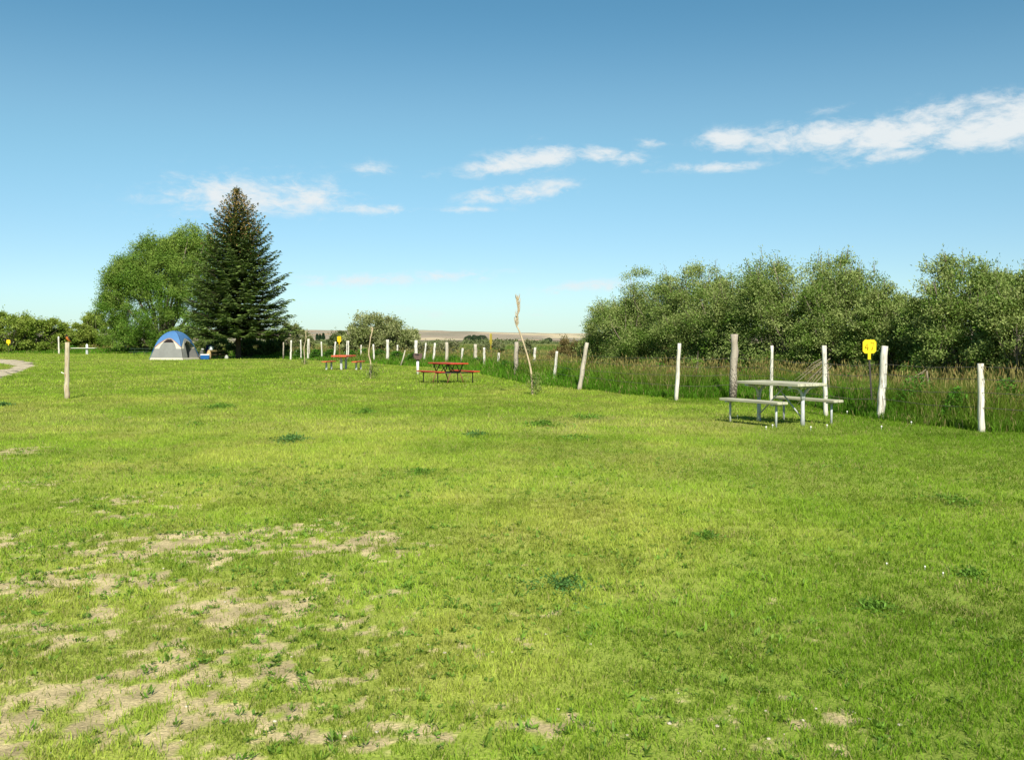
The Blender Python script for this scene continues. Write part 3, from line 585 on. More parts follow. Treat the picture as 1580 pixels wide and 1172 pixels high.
# ================================================================== shrubs and trees
def shrub(name, x, y, H, RX, RY, label, cat='shrub', group=None, seed=0, n=22000, leaf=0.085, base=(0.115, 0.150, 0.045), hi=(0.235, 0.245, 0.115), shoots=60, low=0.05, droop=0.0, stems=7, brn=0.0):
    rng = np.random.default_rng(seed + 1000); root = thing(name, (x, y, 0), 0, label, cat, group)
    # lobes make the uneven outline
    nl = 26; u_ = unit(rng.normal(0, 1, (nl, 3))); u_[:, 2] = np.abs(u_[:, 2]) * 1.1 - 0.25; rr = rng.uniform(0.55, 0.86, nl)[:, None]
    lob = np.concatenate([u_ * rr * np.array((RX, RY, H * 0.62)) + np.array((0, 0, H * 0.36)), rng.uniform(0.20, 0.36, (nl, 1))], 1)
    lob[:, 2] = np.clip(lob[:, 2], 0.10 * H, H * 0.80); av = rng.uniform(0, 2 * pi, 10)
    lob = np.concatenate([lob, np.stack([np.cos(av) * RX * rng.uniform(.35, .8, 10), np.sin(av) * RY * rng.uniform(.35, .8, 10), H * rng.uniform(0.06, 0.16, 10), rng.uniform(0.20, 0.30, 10)], 1)])
    core = rng.uniform(-0.35, 0.35, (6, 4)); core[:, 0] *= RX; core[:, 1] *= RY; core[:, 2] = H * rng.uniform(0.15, 0.72, 6); core[:, 3] = rng.uniform(0.24, 0.34, 6); lob = np.concatenate([lob, core])
    K = int(np.clip(n / 110, 40, 460)); li = rng.integers(0, len(lob), K)
    d = unit(rng.normal(0, 1, (K, 3))); d[:, 2] = np.where(d[:, 2] < -0.25, -d[:, 2], d[:, 2]); rad = rng.uniform(0.35, 1.0, K) ** 0.5
    sc_ = np.stack([lob[li, 3] * RX, lob[li, 3] * RY, lob[li, 3] * H * 0.70], 1)
    c = lob[li, :3] + d * rad[:, None] * sc_; c[:, 2] = np.clip(c[:, 2], low * H + rng.uniform(0, 0.15 * H, K), H * 0.97)
    cr = rng.uniform(0.08, 0.16, K) * min(RX, H) * 0.9 + 0.04
    m = rng.integers(0, K, n); off = rng.normal(0, 0.52, (n, 3)); P = c[m] + off * cr[m][:, None] * (1.1, 1.1, 0.75)
    P[:, 2] = np.where(P[:, 2] < 0.02, rng.uniform(0.02, 0.3, n), P[:, 2])
    ctr = np.array((0, 0, H * 0.45)); outw = unit(P - ctr)
    D = outw * 0.7 + rng.normal(0, 0.8, (n, 3)); D[:, 2] += 0.35 - droop
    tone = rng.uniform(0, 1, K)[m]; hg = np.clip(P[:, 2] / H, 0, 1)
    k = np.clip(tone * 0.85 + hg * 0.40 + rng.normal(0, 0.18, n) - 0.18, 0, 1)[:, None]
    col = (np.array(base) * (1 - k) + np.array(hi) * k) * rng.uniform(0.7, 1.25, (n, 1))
    if brn > 0: q = rng.uniform(0, 1, n) < brn; col[q] = np.array((0.20, 0.13, 0.06)) * rng.uniform(.7, 1.3, (q.sum(), 1))
    parts = [cards(P, D, rng.normal(0, 1, (n, 3)), leaf * rng.uniform(0.6, 1.4, n), leaf * 0.42 * rng.uniform(0.7, 1.3, n), col)]
    # free shoots that break the skyline
    top = np.where(c[:, 2] > H * 0.45)[0]; tr = MB(); sp_ = tr
    for s in range(shoots):
        p0 = c[rng.choice(top)]; dr = unit((p0 - ctr)[None] * np.array((0.6, 0.6, 0.9)) + rng.normal(0, 0.35, (1, 3)) * H * 0.3 + np.array((0, 0, 0.35 * H)))[0]
        ln = rng.uniform(0.06, 0.14) * H; q = rng.integers(12, 26); tt = rng.uniform(0.1, 1, q)[:, None]
        if (p0 + dr * ln)[2] > H * 1.06: ln *= 0.5
        pp = p0 + dr * ln * tt + rng.normal(0, leaf * 0.9, (q, 3)); kk = rng.uniform(0.3, 1, (q, 1))
        parts.append(cards(pp, dr + rng.normal(0, 0.6, (q, 3)), rng.normal(0, 1, (q, 3)), leaf * rng.uniform(0.7, 1.3, q), leaf * 0.4 * rng.uniform(.7, 1.2, q), np.array(base) * (1 - kk) + np.array(hi) * kk))
        sp_.tube([p0, p0 + dr * ln * 0.5, p0 + dr * ln * 0.95], [0.006 + 0.0012 * H, 0.005 + .0008 * H, 0.003], 3, False)
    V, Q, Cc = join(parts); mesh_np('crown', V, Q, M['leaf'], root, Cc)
    prng = random.Random(seed)
    for k in range(stems):
        a = 2 * pi * k / stems + prng.uniform(-.4, .4); L_ = lob[(k * 5) % len(lob)]
        b0 = Vector((cos(a) * 0.06 * RX, sin(a) * 0.06 * RY, -0.05)); e = Vector(L_[:3]); mid = b0.lerp(e, 0.5) + Vector((prng.uniform(-.1, .1) * RX, prng.uniform(-.1, .1) * RY, -0.05 * H)); r0 = 0.012 * H + 0.012
        tr.tube([b0, mid, e, e + (e - mid) * 0.5], [r0, r0 * 0.7, r0 * 0.4, r0 * 0.12], 6)
        for j in range(5):
            q = Vector(c[prng.randrange(K)]); s0 = b0.lerp(e, prng.uniform(0.3, 0.9)); tr.tube([s0, s0.lerp(q, 0.5) + Vector((0, 0, prng.uniform(-.06, .06) * H)), q], [r0 * 0.35, r0 * 0.22, r0 * 0.08], 5)
    tr.build('trunk', M['bark'], root)
    return root
def px_shrub(px, top, wpx, Y, label, seed, **kw):
    p = at(px, top, Y); R = wpx / 2 * Y / F
    return shrub(kw.pop('name', 'shrub'), p[0], Y, p[2], R * kw.pop('wide', 1.12), R * kw.pop('deep', 1.0), label, seed=seed, **kw)

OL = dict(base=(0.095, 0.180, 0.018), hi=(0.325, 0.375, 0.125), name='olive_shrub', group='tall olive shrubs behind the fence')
LBR = [(957, 450, 90, 43, 'small grey-green olive shrub ending the thicket beside the open view'), (1005, 416, 130, 40.5, 'olive shrub behind the strongly leaning fence post'),
       (1078, 409, 130, 38, 'olive shrub behind the slim lone post next to the thick grey post'), (1152, 396, 140, 35.5, 'olive shrub behind the thick grey post'), (1236, 380, 180, 33, 'tallest broad olive shrub behind the grey picnic table'),
       (1312, 392, 140, 31.5, 'olive shrub rising behind the yellow number 47 sign'), (1366, 432, 100, 30, 'lower olive shrub behind the thick white post beside the 47 sign'), (1416, 446, 90, 31, 'low olive shrub in the dip of the thicket skyline'),
       (1497, 384, 150, 27.5, 'tall olive shrub behind the last fence post past the 47 sign'), (1580, 402, 120, 25.5, 'olive shrub cut off by the picture edge beside the tall one')]
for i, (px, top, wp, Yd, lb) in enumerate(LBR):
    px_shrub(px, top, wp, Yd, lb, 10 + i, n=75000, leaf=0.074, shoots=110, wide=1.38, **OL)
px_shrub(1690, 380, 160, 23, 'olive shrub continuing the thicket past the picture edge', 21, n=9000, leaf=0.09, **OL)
# pale dead branches at the foot of the thicket
def dead_branches(px, py, Y, label, seed, n=9):
    rg = random.Random(seed); p = at(px, py, Y); root = MB()
    for k in range(n):
        a = rg.uniform(-0.6, 0.6); L_ = rg.uniform(0.5, 1.1); q = Vector((rg.uniform(-.15, .15), rg.uniform(-.2, .2), 0.55 + rg.uniform(-.1, .1)))
        e = q + Vector((-cos(a) * L_, rg.uniform(-.5, .1), -0.45 * L_ + sin(a) * 0.2)); root.tube([q, q.lerp(e, 0.5) + Vector((0, 0, 0.02)), e], [0.009, 0.006, 0.003], 5)
    root.tube([(0.1, 0, -0.05), (0.05, 0, 0.3), (0, 0, 0.62)], [0.03, 0.028, 0.02], 6)
    o = root.build('dead_branch', M['dead_wood']); o.location = (p[0], Y, 0.25 if False else 0.0); o.scale = (1, 1, max(0.6, p[2] / 0.62)); tag(o, label, 'dead branch', 'bleached dead branches under the thicket')
dead_branches(1276, 556, 24.5, 'bleached dead branches fanning out behind the slim post at the grey table', 1)
dead_branches(1430, 572, 23.0, 'bleached dead twigs in the dark gap between the 47 sign and the last post', 2, 6)
px_shrub(1073.5, 540, 20, 31, 'small light green round shrub in the tall grass', 40, n=1500, leaf=0.06, base=(0.16, 0.26, 0.03), hi=(0.24, 0.36, 0.06), shoots=4, stems=3, low=0.1)
px_shrub(876, 518, 54, 50, 'low brownish shrub beside the open end of the olive thicket', 41, n=9000, leaf=0.11, base=(0.13, 0.115, 0.035), hi=(0.21, 0.17, 0.06), shoots=30, brn=0.25)
GB = dict(base=(0.15, 0.195, 0.045), hi=(0.36, 0.37, 0.17))
px_shrub(578, 479, 112, 86, 'round grey-green olive shrub alone behind the red tables', 42, name='olive_shrub', n=20000, leaf=0.20, shoots=60, **GB)
px_shrub(527, 506, 44, 92, 'darker shrub against the spruce side of the lone round olive shrub', 43, n=7000, leaf=0.2, shoots=15, base=(0.07, 0.105, 0.03), hi=(0.16, 0.19, 0.07))
px_shrub(616, 503, 60, 84, 'lower olive shrub against the grill side of the lone round one', 44, name='olive_shrub', n=8000, leaf=0.2, shoots=20, **GB)
for i, (px, top, wp, Yd, lb) in enumerate([(690, 522, 46, 80, 'low grey sagebrush beyond the red tube table'), (655, 527, 26, 74, 'low sagebrush behind the barbecue grill'), (812, 521, 26, 66, 'green low bush behind the bare leaning sapling'), (760, 526, 40, 110, 'low sagebrush behind the rusty sign stake')]):
    px_shrub(px, top, wp, Yd, lb, 50 + i, n=3500, leaf=0.15, shoots=14, name='sagebrush', base=(0.13, 0.16, 0.06), hi=(0.27, 0.27, 0.14), group='low brush beyond the fence', stems=4)
# left hedge
YG = dict(base=(0.125, 0.205, 0.018), hi=(0.30, 0.36, 0.07))
for i, (px, top, wp, Yd, lb) in enumerate([(-45, 474, 90, 128, 'hedge shrub continuing the far hedge past the picture edge'), (16, 474, 88, 127, 'tall hedge shrub at the picture edge behind the tiny yellow sign'), (62, 484, 70, 129, 'hedge shrub behind the small white post'), (94, 497, 46, 131, 'low hedge shrub beside the gap in the far hedge'),
                                           (126, 494, 44, 136, 'grey-green shrub on the willow side of the gap in the far hedge'), (150, 480, 60, 138, 'taller hedge shrub touching the willow')]):
    px_shrub(px, top, wp, Yd, lb, 60 + i, n=14000, leaf=0.27, shoots=40, name='hedge_shrub', group='shrubs of the far hedge', **YG)
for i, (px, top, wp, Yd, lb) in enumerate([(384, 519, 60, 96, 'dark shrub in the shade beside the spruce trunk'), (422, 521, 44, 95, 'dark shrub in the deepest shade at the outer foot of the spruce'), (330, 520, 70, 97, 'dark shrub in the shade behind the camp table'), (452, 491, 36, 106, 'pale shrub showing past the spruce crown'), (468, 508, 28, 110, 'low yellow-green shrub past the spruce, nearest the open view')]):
    px_shrub(px, top, wp, Yd, lb, 70 + i, n=6000, leaf=0.22, shoots=16, base=(0.06, 0.10, 0.02) if i < 3 else (0.12, 0.16, 0.04), hi=(0.13, 0.17, 0.04) if i < 3 else (0.24, 0.26, 0.10))  # first three have the spruce's shade put into darker leaf colours

def willow():
    Y = 124; root_p = at(250, 546, Y); root = thing('willow_tree', (root_p[0], Y, 0), 0, 'large feathery green willow between the far hedge and the spruce', 'tree')
    rng = np.random.default_rng(77); u = Y / F
    L = [(-72, 92, 16, 44), (-52, 112, 24, 40), (-28, 134, 24, 42), (-2, 140, 28, 44), (22, 146, 26, 42), (45, 154, 20, 42), (68, 146, 22, 40), (-10, 100, 50, 55), (45, 100, 55, 60), (-50, 70, 40, 45), (20, 60, 70, 50), (80, 90, 45, 60), (-20, 45, 70, 42), (-74, 55, 24, 45), (30, 35, 60, 34), (-50, 30, 40, 30), (75, 40, 40, 38), (0, 85, 50, 40), (35, 115, 40, 40), (-30, 95, 40, 40), (60, 75, 45, 40), (-20, 18, 60, 22), (-60, 18, 30, 20), (40, 16, 60, 20), (20, 125, 40, 40)]
    K = 1050; li = rng.integers(0, len(L), K); La = np.array(L, float) * u; La[:, 2:] *= 1.0
    d = unit(rng.normal(0, 1, (K, 3))); d[:, 2] = np.where(d[:, 2] < -0.3, -d[:, 2], d[:, 2]); r = rng.uniform(0.3, 1, K) ** 0.5
    c = np.stack([La[li, 0] + d[:, 0] * r * La[li, 2], d[:, 1] * r * La[li, 2] * 1.2, La[li, 1] + 1.6 * 0 + d[:, 2] * r * La[li, 3]], 1); c[:, 2] = np.clip(c[:, 2], 0.6, None)
    n = 200000; m = rng.integers(0, K, n); cr = rng.uniform(0.50, 1.0, K)
    P = c[m] + rng.normal(0, 0.5, (n, 3)) * cr[m][:, None] * (1.1, 1.1, 0.9); P[:, 2] = np.where(P[:, 2] < 0.3, rng.uniform(0.3, 2, n), P[:, 2])
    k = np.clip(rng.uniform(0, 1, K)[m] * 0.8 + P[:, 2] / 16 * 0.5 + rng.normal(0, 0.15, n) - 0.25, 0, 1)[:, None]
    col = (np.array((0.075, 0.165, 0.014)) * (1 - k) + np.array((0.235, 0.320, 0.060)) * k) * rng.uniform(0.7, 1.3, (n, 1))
    D = np.stack([rng.normal(0, 0.8, n), rng.normal(0, 0.8, n), rng.normal(0.15, 0.8, n)], 1)
    parts = [cards(P, D, rng.normal(0, 1, (n, 3)), rng.uniform(0.15, 0.36, n), rng.uniform(0.055, 0.10, n), col)]
    mb = MB()
    for s in range(70):
        i = rng.choice(np.where(c[:, 2] > 6)[0]); p0 = c[i]; dr = unit(np.array([[rng.normal(0, .35) + p0[0] * 0.06, rng.normal(0, .35), 1.0]]))[0]; ln = rng.uniform(0.9, 1.9); q = 46; tt = rng.uniform(0, 1, (q, 1))
        parts.append(cards(p0 + dr * ln * tt + rng.normal(0, .13, (q, 3)), dr + rng.normal(0, .4, (q, 3)), rng.normal(0, 1, (q, 3)), rng.uniform(.15, .3, q), rng.uniform(.05, .08, q), np.tile(np.array((0.15, 0.20, 0.07)), (q, 1)) * rng.uniform(.7, 1.2, (q, 1))))
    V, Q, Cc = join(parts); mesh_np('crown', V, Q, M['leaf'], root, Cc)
    rg = random.Random(3)
    for (x, y, z, *_r) in La[:, [0, 0, 1]]:
        e = Vector((x, rg.uniform(-2, 2), z)); mb.tube([(x * 0.12, 0, -.1), Vector((x * 0.35, e.y * 0.3, z * 0.45)), e, e + Vector((x * 0.1, 0, 1.6))], [0.26, 0.17, 0.09, 0.02], 7)
    mb.build('trunk', M['bark'], root)
willow()

def spruce():
    base = gnd(368, 553.0); Y = base[1]; Hh = at(368, 288, Y)[2]; root = thing('spruce_tree', base, 0, 'tall dark conical spruce with a brown cone-laden top behind the tent', 'tree')
    rng = np.random.default_rng(12); P, D, N, L, W_, Cc, con = [], [], [], [], [], [], []; br = MB()
    Rb = 80 * Y / F; z = 2.45; whorl = 0
    while z < Hh - 0.25:
        f = (z - 2.4) / (Hh - 2.4); Rz = Rb * float(np.interp(z / Hh, [.15, .29, .485, .63, .80, .90, .96, 1.0], [1.06, 1.0, .82, .64, .40, .19, .06, .015])) * (0.95 + 0.13 * sin(whorl * 2.4)) + 0.05
        nb = int(8 + 12 * (1 - f)); a0 = rng.uniform(0, 6.28)
        for b in range(nb):
            a = a0 + 2 * pi * b / nb + rng.uniform(-.2, .2); ln = Rz * rng.uniform(0.82, 1.09)
            sag = 0.30 * (1 - f) - 0.55 * f * 0.9; q = max(3, int(ln / 0.20)); tt = np.linspace(0.12, 1, q)
            x, y = np.cos(a) * ln * tt, np.sin(a) * ln * tt; zz = z + ln * (-sag * tt + 0.26 * tt ** 3) + rng.normal(0, 0.03, q)
            if f < 0.97: br.tube([(0, 0, z), (x[q // 2], y[q // 2], zz[q // 2]), (x[-1], y[-1], zz[-1])], [0.035 * (1 - f) + .012, 0.02 * (1 - f) + .008, 0.006], 4, False)
            ax = np.array((np.cos(a), np.sin(a), 0)); sd_ = np.array((-np.sin(a), np.cos(a), 0))
            for k in range(q):
                wl = (0.30 + 0.42 * ln / Rb) * (1.05 - 0.72 * tt[k]) * ln * 0.42 + 0.10
                for s_ in (-1, 1):
                    for rep in range(2 if f < 0.45 else 3):
                        ll = wl * rng.uniform(0.6, 1.15); P.append((x[k], y[k], zz[k])); D.append(ax * rng.uniform(0.35, 0.9) + sd_ * s_ * rng.uniform(0.5, 1.0) + np.array((0, 0, rng.uniform(-0.25, 0.10)))); N.append(np.array((0, 0, 1)) + rng.normal(0, .35, 3)); L.append(ll); W_.append(min(0.17, 0.07 + ll * 0.16))
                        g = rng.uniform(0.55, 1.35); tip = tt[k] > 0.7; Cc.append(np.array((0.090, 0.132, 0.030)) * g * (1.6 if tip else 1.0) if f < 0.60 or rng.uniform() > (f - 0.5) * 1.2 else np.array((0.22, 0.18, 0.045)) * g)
                # hanging twiglets
                P.append((x[k], y[k], zz[k])); D.append(ax * 0.3 + rng.normal(0, .25, 3) + np.array((0, 0, -1.0))); N.append(rng.normal(0, 1, 3)); L.append(rng.uniform(0.12, 0.30) * (1.1 - 0.6 * f)); W_.append(0.09); Cc.append(np.array((0.075, 0.115, 0.026)) * rng.uniform(.6, 1.3))
                if tt[k] > 0.8 and f < 0.985:
                    P.append((x[k], y[k], zz[k])); D.append(ax + np.array((0, 0, 0.35)) + rng.normal(0, .15, 3)); N.append(rng.normal(0, .4, 3) + sd_ * 0 + np.array((0, 0, 1))); L.append(0.26 * (1 - 0.4 * f)); W_.append(0.10); Cc.append(np.array((0.135, 0.190, 0.045)) * rng.uniform(.7, 1.3))
                if f > 0.46 and tt[k] > 0.30 and rng.uniform() < 1.0 * sstep(0.46, 0.70, f):
                    con.append((x[k] + rng.normal(0, .09), y[k] + rng.normal(0, .09), zz[k] - 0.03))
        z += 0.40 - 0.20 * f; whorl += 1
    for k in range(40): P.append((0, 0, Hh - 0.9 + 0.022 * k)); D.append((rng.normal(0, .35), rng.normal(0, .35), 1.0)); N.append(rng.normal(0, 1, 3)); L.append(0.24); W_.append(0.05); Cc.append(np.array((0.07, 0.085, 0.03)))
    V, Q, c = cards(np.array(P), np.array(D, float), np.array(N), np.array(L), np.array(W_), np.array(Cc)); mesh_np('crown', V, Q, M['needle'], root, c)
    con = np.array(con); rr = np.random.default_rng(9); n = len(con)
    V, Q, c = cards(np.repeat(con, 3, 0) + rr.normal(0, .035, (3 * n, 3)), np.stack([rr.normal(0, .25, 3 * n), rr.normal(0, .25, 3 * n), -np.ones(3 * n)], 1), rr.normal(0, 1, (3 * n, 3)), rr.uniform(0.12, 0.24, 3 * n), rr.uniform(0.05, 0.09, 3 * n), np.array((0.30, 0.205, 0.070)) * rr.uniform(.55, 1.25, (3 * n, 1)))
    mesh_np('cones', V, Q, M['dry'], root, c)
    tr = MB(); tr.tube([(0, 0, -0.1), (0, 0, 0.25), (0, 0, 2), (0, 0, Hh * 0.5), (0, 0, Hh - 0.2)], [0.34, 0.25, 0.22, 0.12, 0.012], 12); tr.build('trunk', M['spruce_bark'], root); br.build('branches', M['spruce_bark'], root)
spruce()

# far trees on the plain
def far_tree(px, top, base_y, wpx, label, seed, conif=False, group=None):
    g = gnd(px, base_y); Y = g[1]; H = at(px, top, Y)[2]; Rr = wpx / 2 * Y / F; root = thing('poplar_tree' if conif else 'round_tree', g, 0, label, 'tree', group); rng = np.random.default_rng(seed)
    n = 2600; d = unit(rng.normal(0, 1, (n, 3))); r = rng.uniform(0.5, 1, n) ** 0.5
    nl = fbm(d[:, 0] * 2 + 5, d[:, 2] * 2 + seed, seed, 3)
    P = np.stack([d[:, 0] * r * Rr, d[:, 1] * r * Rr, H * 0.53 + d[:, 2] * r * H * 0.47], 1) * (0.82 + 0.36 * nl)[:, None]
    if conif: P[:, :2] *= (1.25 - 0.75 * np.clip(P[:, 2:3] / H, 0, 1))
    P[:, 2] = np.clip(P[:, 2], 0.2, H)
    s = H * 0.09; col = np.array((0.030, 0.062, 0.026)) * rng.uniform(0.6, 1.6, (n, 1))
    V, Q, c = cards(P, rng.normal(0, 1, (n, 3)) + d * 0.5, rng.normal(0, 1, (n, 3)), s * rng.uniform(.7, 1.4, n), s * .6 * rng.uniform(.7, 1.3, n), col); mesh_np('crown', V, Q, M['leaf'], root, c)
    tb = MB(); tb.tube([(0, 0, -.1), (0, 0, H * 0.3), (0, 0, H * 0.75)], [H * 0.03, H * 0.024, H * 0.01], 6); tb.build('trunk', M['bark'], root)
for i, a in enumerate([(724, 517.6, 528.6, 17, 'spruce-side tree of the dark round clump on the plain'), (734, 516.8, 528.3, 16, 'middle tree of the dark round clump on the plain'), (744, 517.4, 528.6, 16, 'stake-side tree of the dark round clump on the plain')]): far_tree(*a, 200 + i, group='round trees on the plain')
far_tree(846, 520.5, 529.0, 13, 'small dark round tree alone on the plain beside the brown shrub', 210)
for i, a in enumerate([(489.5, 514.3, 526.4, 5, 'first of three slim far trees, nearest the spruce'), (494, 515, 526.6, 5, 'middle one of three slim far trees past the spruce'), (499, 513.8, 526.4, 5.5, 'tallest of three slim far trees, nearest the lone round shrub')]): far_tree(*a, 220 + i, True, 'slim far trees')
def hedgerow():
    rng = np.random.default_rng(31); n = 9000; a = rng.uniform(-0.26, 0.12, n); Y = 520 + 90 * (fbm(a * 9, a * 0, 3, 2) - .5) * 2 + rng.normal(0, 6, n); h = 1.5 * sstep(0.30, 0.72, fbm(a * 90, a * 0 + 3, 8, 4)) + 0.3
    P = np.stack([a * Y, Y, h * rng.uniform(0, 1, n)], 1)
    V, Q, c = cards(P, rng.normal(0, 1, (n, 3)), rng.normal(0, 1, (n, 3)), rng.uniform(.6, 1.4, n), rng.uniform(.4, .8, n), np.array((0.13, 0.16, 0.06)) * rng.uniform(.6, 1.4, (n, 1)))
    tag(mesh_np('far_shrubbery', V, Q, M['leaf'], None, c), 'low far line of bushes across the plain below the hills', 'bushes', kind='stuff')
hedgerow()

# ================================================================== fence posts
POSTS = []   # (base, top) for the wires
GP = 'old posts of the wire fence'
# top x, top y, base x, base y, width px, material, label, visible through the wire run
PL = [(1513, 560.7, 1514.5, 665.5, 9.5, 'post_white', 'white fence post alone at the mown edge, farthest along past the 47 sign', 1),
      (1364.7, 533.7, 1358, 646, 11, 'post_white', 'thick white fence post beside the yellow 47 sign', 1),
      (1272, 533, 1274.5, 641, 6.8, 'post_white', 'slim white fence post behind the end of the grey table nearest the 47 sign', 1),
      (1190.5, 533, 1189.5, 620, 4.8, 'post_white', 'thin white fence post seen behind the middle of the grey table', 1),
      (1133, 515.5, 1131, 614.5, 11, 'post_grey', 'thick tall grey fence post with dark lichen beside the grey table', 1),
      (1047.8, 529.5, 1043.5, 617.5, 5.8, 'post_white', 'slim white fence post alone between the thick grey one and the leaning one', 1),
      (905.5, 528.5, 893.5, 601, 6.4, 'post', 'weathered fence post leaning strongly before the edge of the olive thicket', 1),
      (859.4, 541.7, 854, 592, 4.2, 'post_white', 'short white leaning fence post between the bare sapling and the strongly leaning post', 1),
      (825.5, 536, 823, 573, 4.2, 'post_white', 'fence post half hidden behind the bare leaning sapling', 0),
      (796.7, 527.5, 796.5, 584, 6.8, 'post_grey', 'grey lichen-covered fence post between the rusty sign stake and the bare sapling', 1),
      (769.8, 544, 767, 574, 3.6, 'post_white', 'short white fence post between the rusty sign stake and the lichen-covered post', 1),
      (747, 536, 747, 572, 3.6, 'post_white', 'upright slim white fence post between the red tube table and the rusty sign stake', 1),
      (733.7, 531, 733.2, 569, 5.6, 'post', 'broad pale fence post just past the end of the red tube table', 0),
      (713.8, 537, 711.5, 567, 3.6, 'post_white', 'thin leaning fence post behind the red tabletop end away from the grill', 1),
      (689.5, 528, 689.5, 566, 5.2, 'post', 'broad fence post behind the middle of the red tube table', 0),
      (671.2, 529, 668, 564, 3.4, 'post_white', 'white leaning fence post behind the red tabletop end nearest the grill', 1),
      (657.3, 529, 653.5, 563, 2.8, 'post_white', 'thin leaning fence post just beside the box of the barbecue grill', 1),
      (641.7, 525, 641.7, 562, 5.2, 'post_white', 'broad white fence post rising straight above the barbecue grill', 0),
      (613.5, 532, 612.8, 559, 2.6, 'post_white', 'short fence post tip above the brush by the pale leaning stick', 0),
      (598, 524, 598, 560, 4.6, 'post_white', 'broad white fence post in front of the lone round shrub', 1),
      (576, 531, 577.5, 559, 2.8, 'post_white', 'slim fence post beside the sapling with the leafy base', 1),
      (557.3, 532, 556.5, 556, 2.2, 'post_white', 'small post tip between the red pedestal table and the leafy-based sapling', 0),
      (537.6, 525.5, 537.4, 556.5, 1.9, 'post_white', 'thin post of the pair above the red pedestal table, nearer the sapling', 0),
      (535.3, 525.5, 534.8, 557, 1.9, 'post_white', 'thin post of the pair above the red pedestal table, nearer the yellow sign', 1),
      (517.5, 527, 515.2, 555.5, 2.6, 'post_white', 'leaning fence post beside the small yellow sign above the red pedestal table', 1),
      (495.7, 527, 497, 555, 2.2, 'post_white', 'fence post in the grass midway between the bright close pair and the yellow sign', 0),
      (477.3, 522.5, 477.3, 554.8, 1.9, 'post', 'thinner shorter post of the bright close pair near the spruce', 0),
      (475.3, 522.5, 475, 555, 2.4, 'post_white', 'brighter longer post of the close pair near the spruce', 1),
      (463.8, 524, 464.6, 554, 2.2, 'post_white', 'fence post between the crooked sapling and the white post at the spruce foot', 0),
      (449.3, 525, 448.4, 555, 2.6, 'post_white', 'bright white fence post at the foot of the spruce', 1),
      (437.3, 528, 437, 553.5, 1.9, 'post_grey', 'dim grey fence post in the shade under the spruce branches', 0),
      (232.5, 523, 232.5, 544.5, 1.5, 'post_white', 'thin far post between the tent and the dark green table', 0),
      (217.7, 524.5, 217.7, 544.5, 1.9, 'post_white', 'far post behind the dark green picnic table', 0),
      (203, 521.5, 203.3, 544.5, 1.7, 'post_grey', 'dim far post at the willow-side end of the dark green table', 0),
      (190.8, 522, 195.6, 544, 2.5, 'post_white', 'taller, more strongly leaning one of two far posts under the willow', 0),
      (180.3, 526, 183.3, 543.6, 2.7, 'post_white', 'shorter one of two leaning far posts under the willow', 0),
      (90.5, 519, 91, 546, 2.4, 'post_white', 'small white post against the hedge beside the bird post', 0)]
def post_mesh(h, r, mat, rg, parent=None, lean=(0, 0)):
    mb = MB(); n = 14; k = 9; pts, rad = [], []
    for i in range(k):
        f = i / (k - 1); pts.append((lean[0] * f + rg.uniform(-.16, .16) * r, lean[1] * f + rg.uniform(-.16, .16) * r, -0.08 + (h + 0.08) * f)); rad.append(r * (1.08 - 0.16 * f + rg.uniform(-.08, .08)))
    mb.tube(pts, rad, n, True, 0.10, rg)
    return mb.build('fence_post', mat, parent)
for i, (xt, yt, xb, yb, wp, mt, lb, wire) in enumerate(PL):
    rg = random.Random(300 + i); b = gnd(xb, yb); tp = at(xt, yt, b[1]); h = tp[2]; r = wp * b[1] / F / 2
    o = post_mesh(h, r, M[mt], rg, None, (tp[0] - b[0], rg.uniform(-.04, .04))); o.location = b; o.rotation_euler = (0, 0, 0)
    tag(o, lb, 'fence post', GP)
    if wire: POSTS.append((b, tp))
# knots of wire are too small to see; the strands themselves
POSTS.sort(key=lambda q: -math.atan2(q[0][0], q[0][1]))
b, tp = POSTS[0]; ex = np.array((3.4, -4.6, 0)); POSTS.insert(0, (b + ex, b + ex + np.array((0, 0, 1.3))))
for k, (hz, lb) in enumerate([(1.12, 'top strand of rusty fence wire'), (0.90, 'second strand of fence wire from the top'), (0.66, 'third strand of fence wire from the top'), (0.42, 'lowest strand of fence wire')]):
    pts = []; rg = random.Random(k)
    for (a, tq) in POSTS:
        f = min(hz / tq[2], 0.97); p = a + (tq - a) * f; p = p + np.array((0, -0.05, 0)); p[2] += rg.uniform(-.03, .03)
        if pts: q = (Vector(pts[-1]) + Vector(p)) / 2; q.z -= 0.04; pts.append(tuple(q))
        pts.append(tuple(p))
    mb = MB(); mb.tube(pts, 0.0045, 4, False)
    for s in range(60):
        j = rg.randrange(8); a = Vector(pts[j]).lerp(Vector(pts[j + 1]), rg.random()); mb.tube([a + Vector((0, 0, -.02)), a + Vector((0, 0, .02))], 0.002, 3, False)
    tag(mb.build('fence_wire', M['wire']), lb, 'fence wire', 'strands of the wire fence')

# lawn post with the bird
bp = gnd(102.8, 615.5); btp = at(104, 528, bp[1]); u = bp[1] / F
lp = post_mesh(btp[2], 3.6 * u, M['rust_stain'], random.Random(5), None, (btp[0] - bp[0], 0)); lp.name = 'lawn_post'; lp.location = bp
tag(lp, 'pale weathered post standing alone on the lawn with a bird on top', 'post')
mb = MB(); mb.tube([(-3.4 * u + 0.02, -0.03, 40 * u - .01), (-5.6 * u, -0.05, 41 * u)], [0.013, 0.010], 6); mb.tube([(-5.6 * u, -0.05, 40.2 * u), (-5.6 * u, -0.05, 42 * u)], 0.016, 6); mb.build('insulator', M['white'], lp)

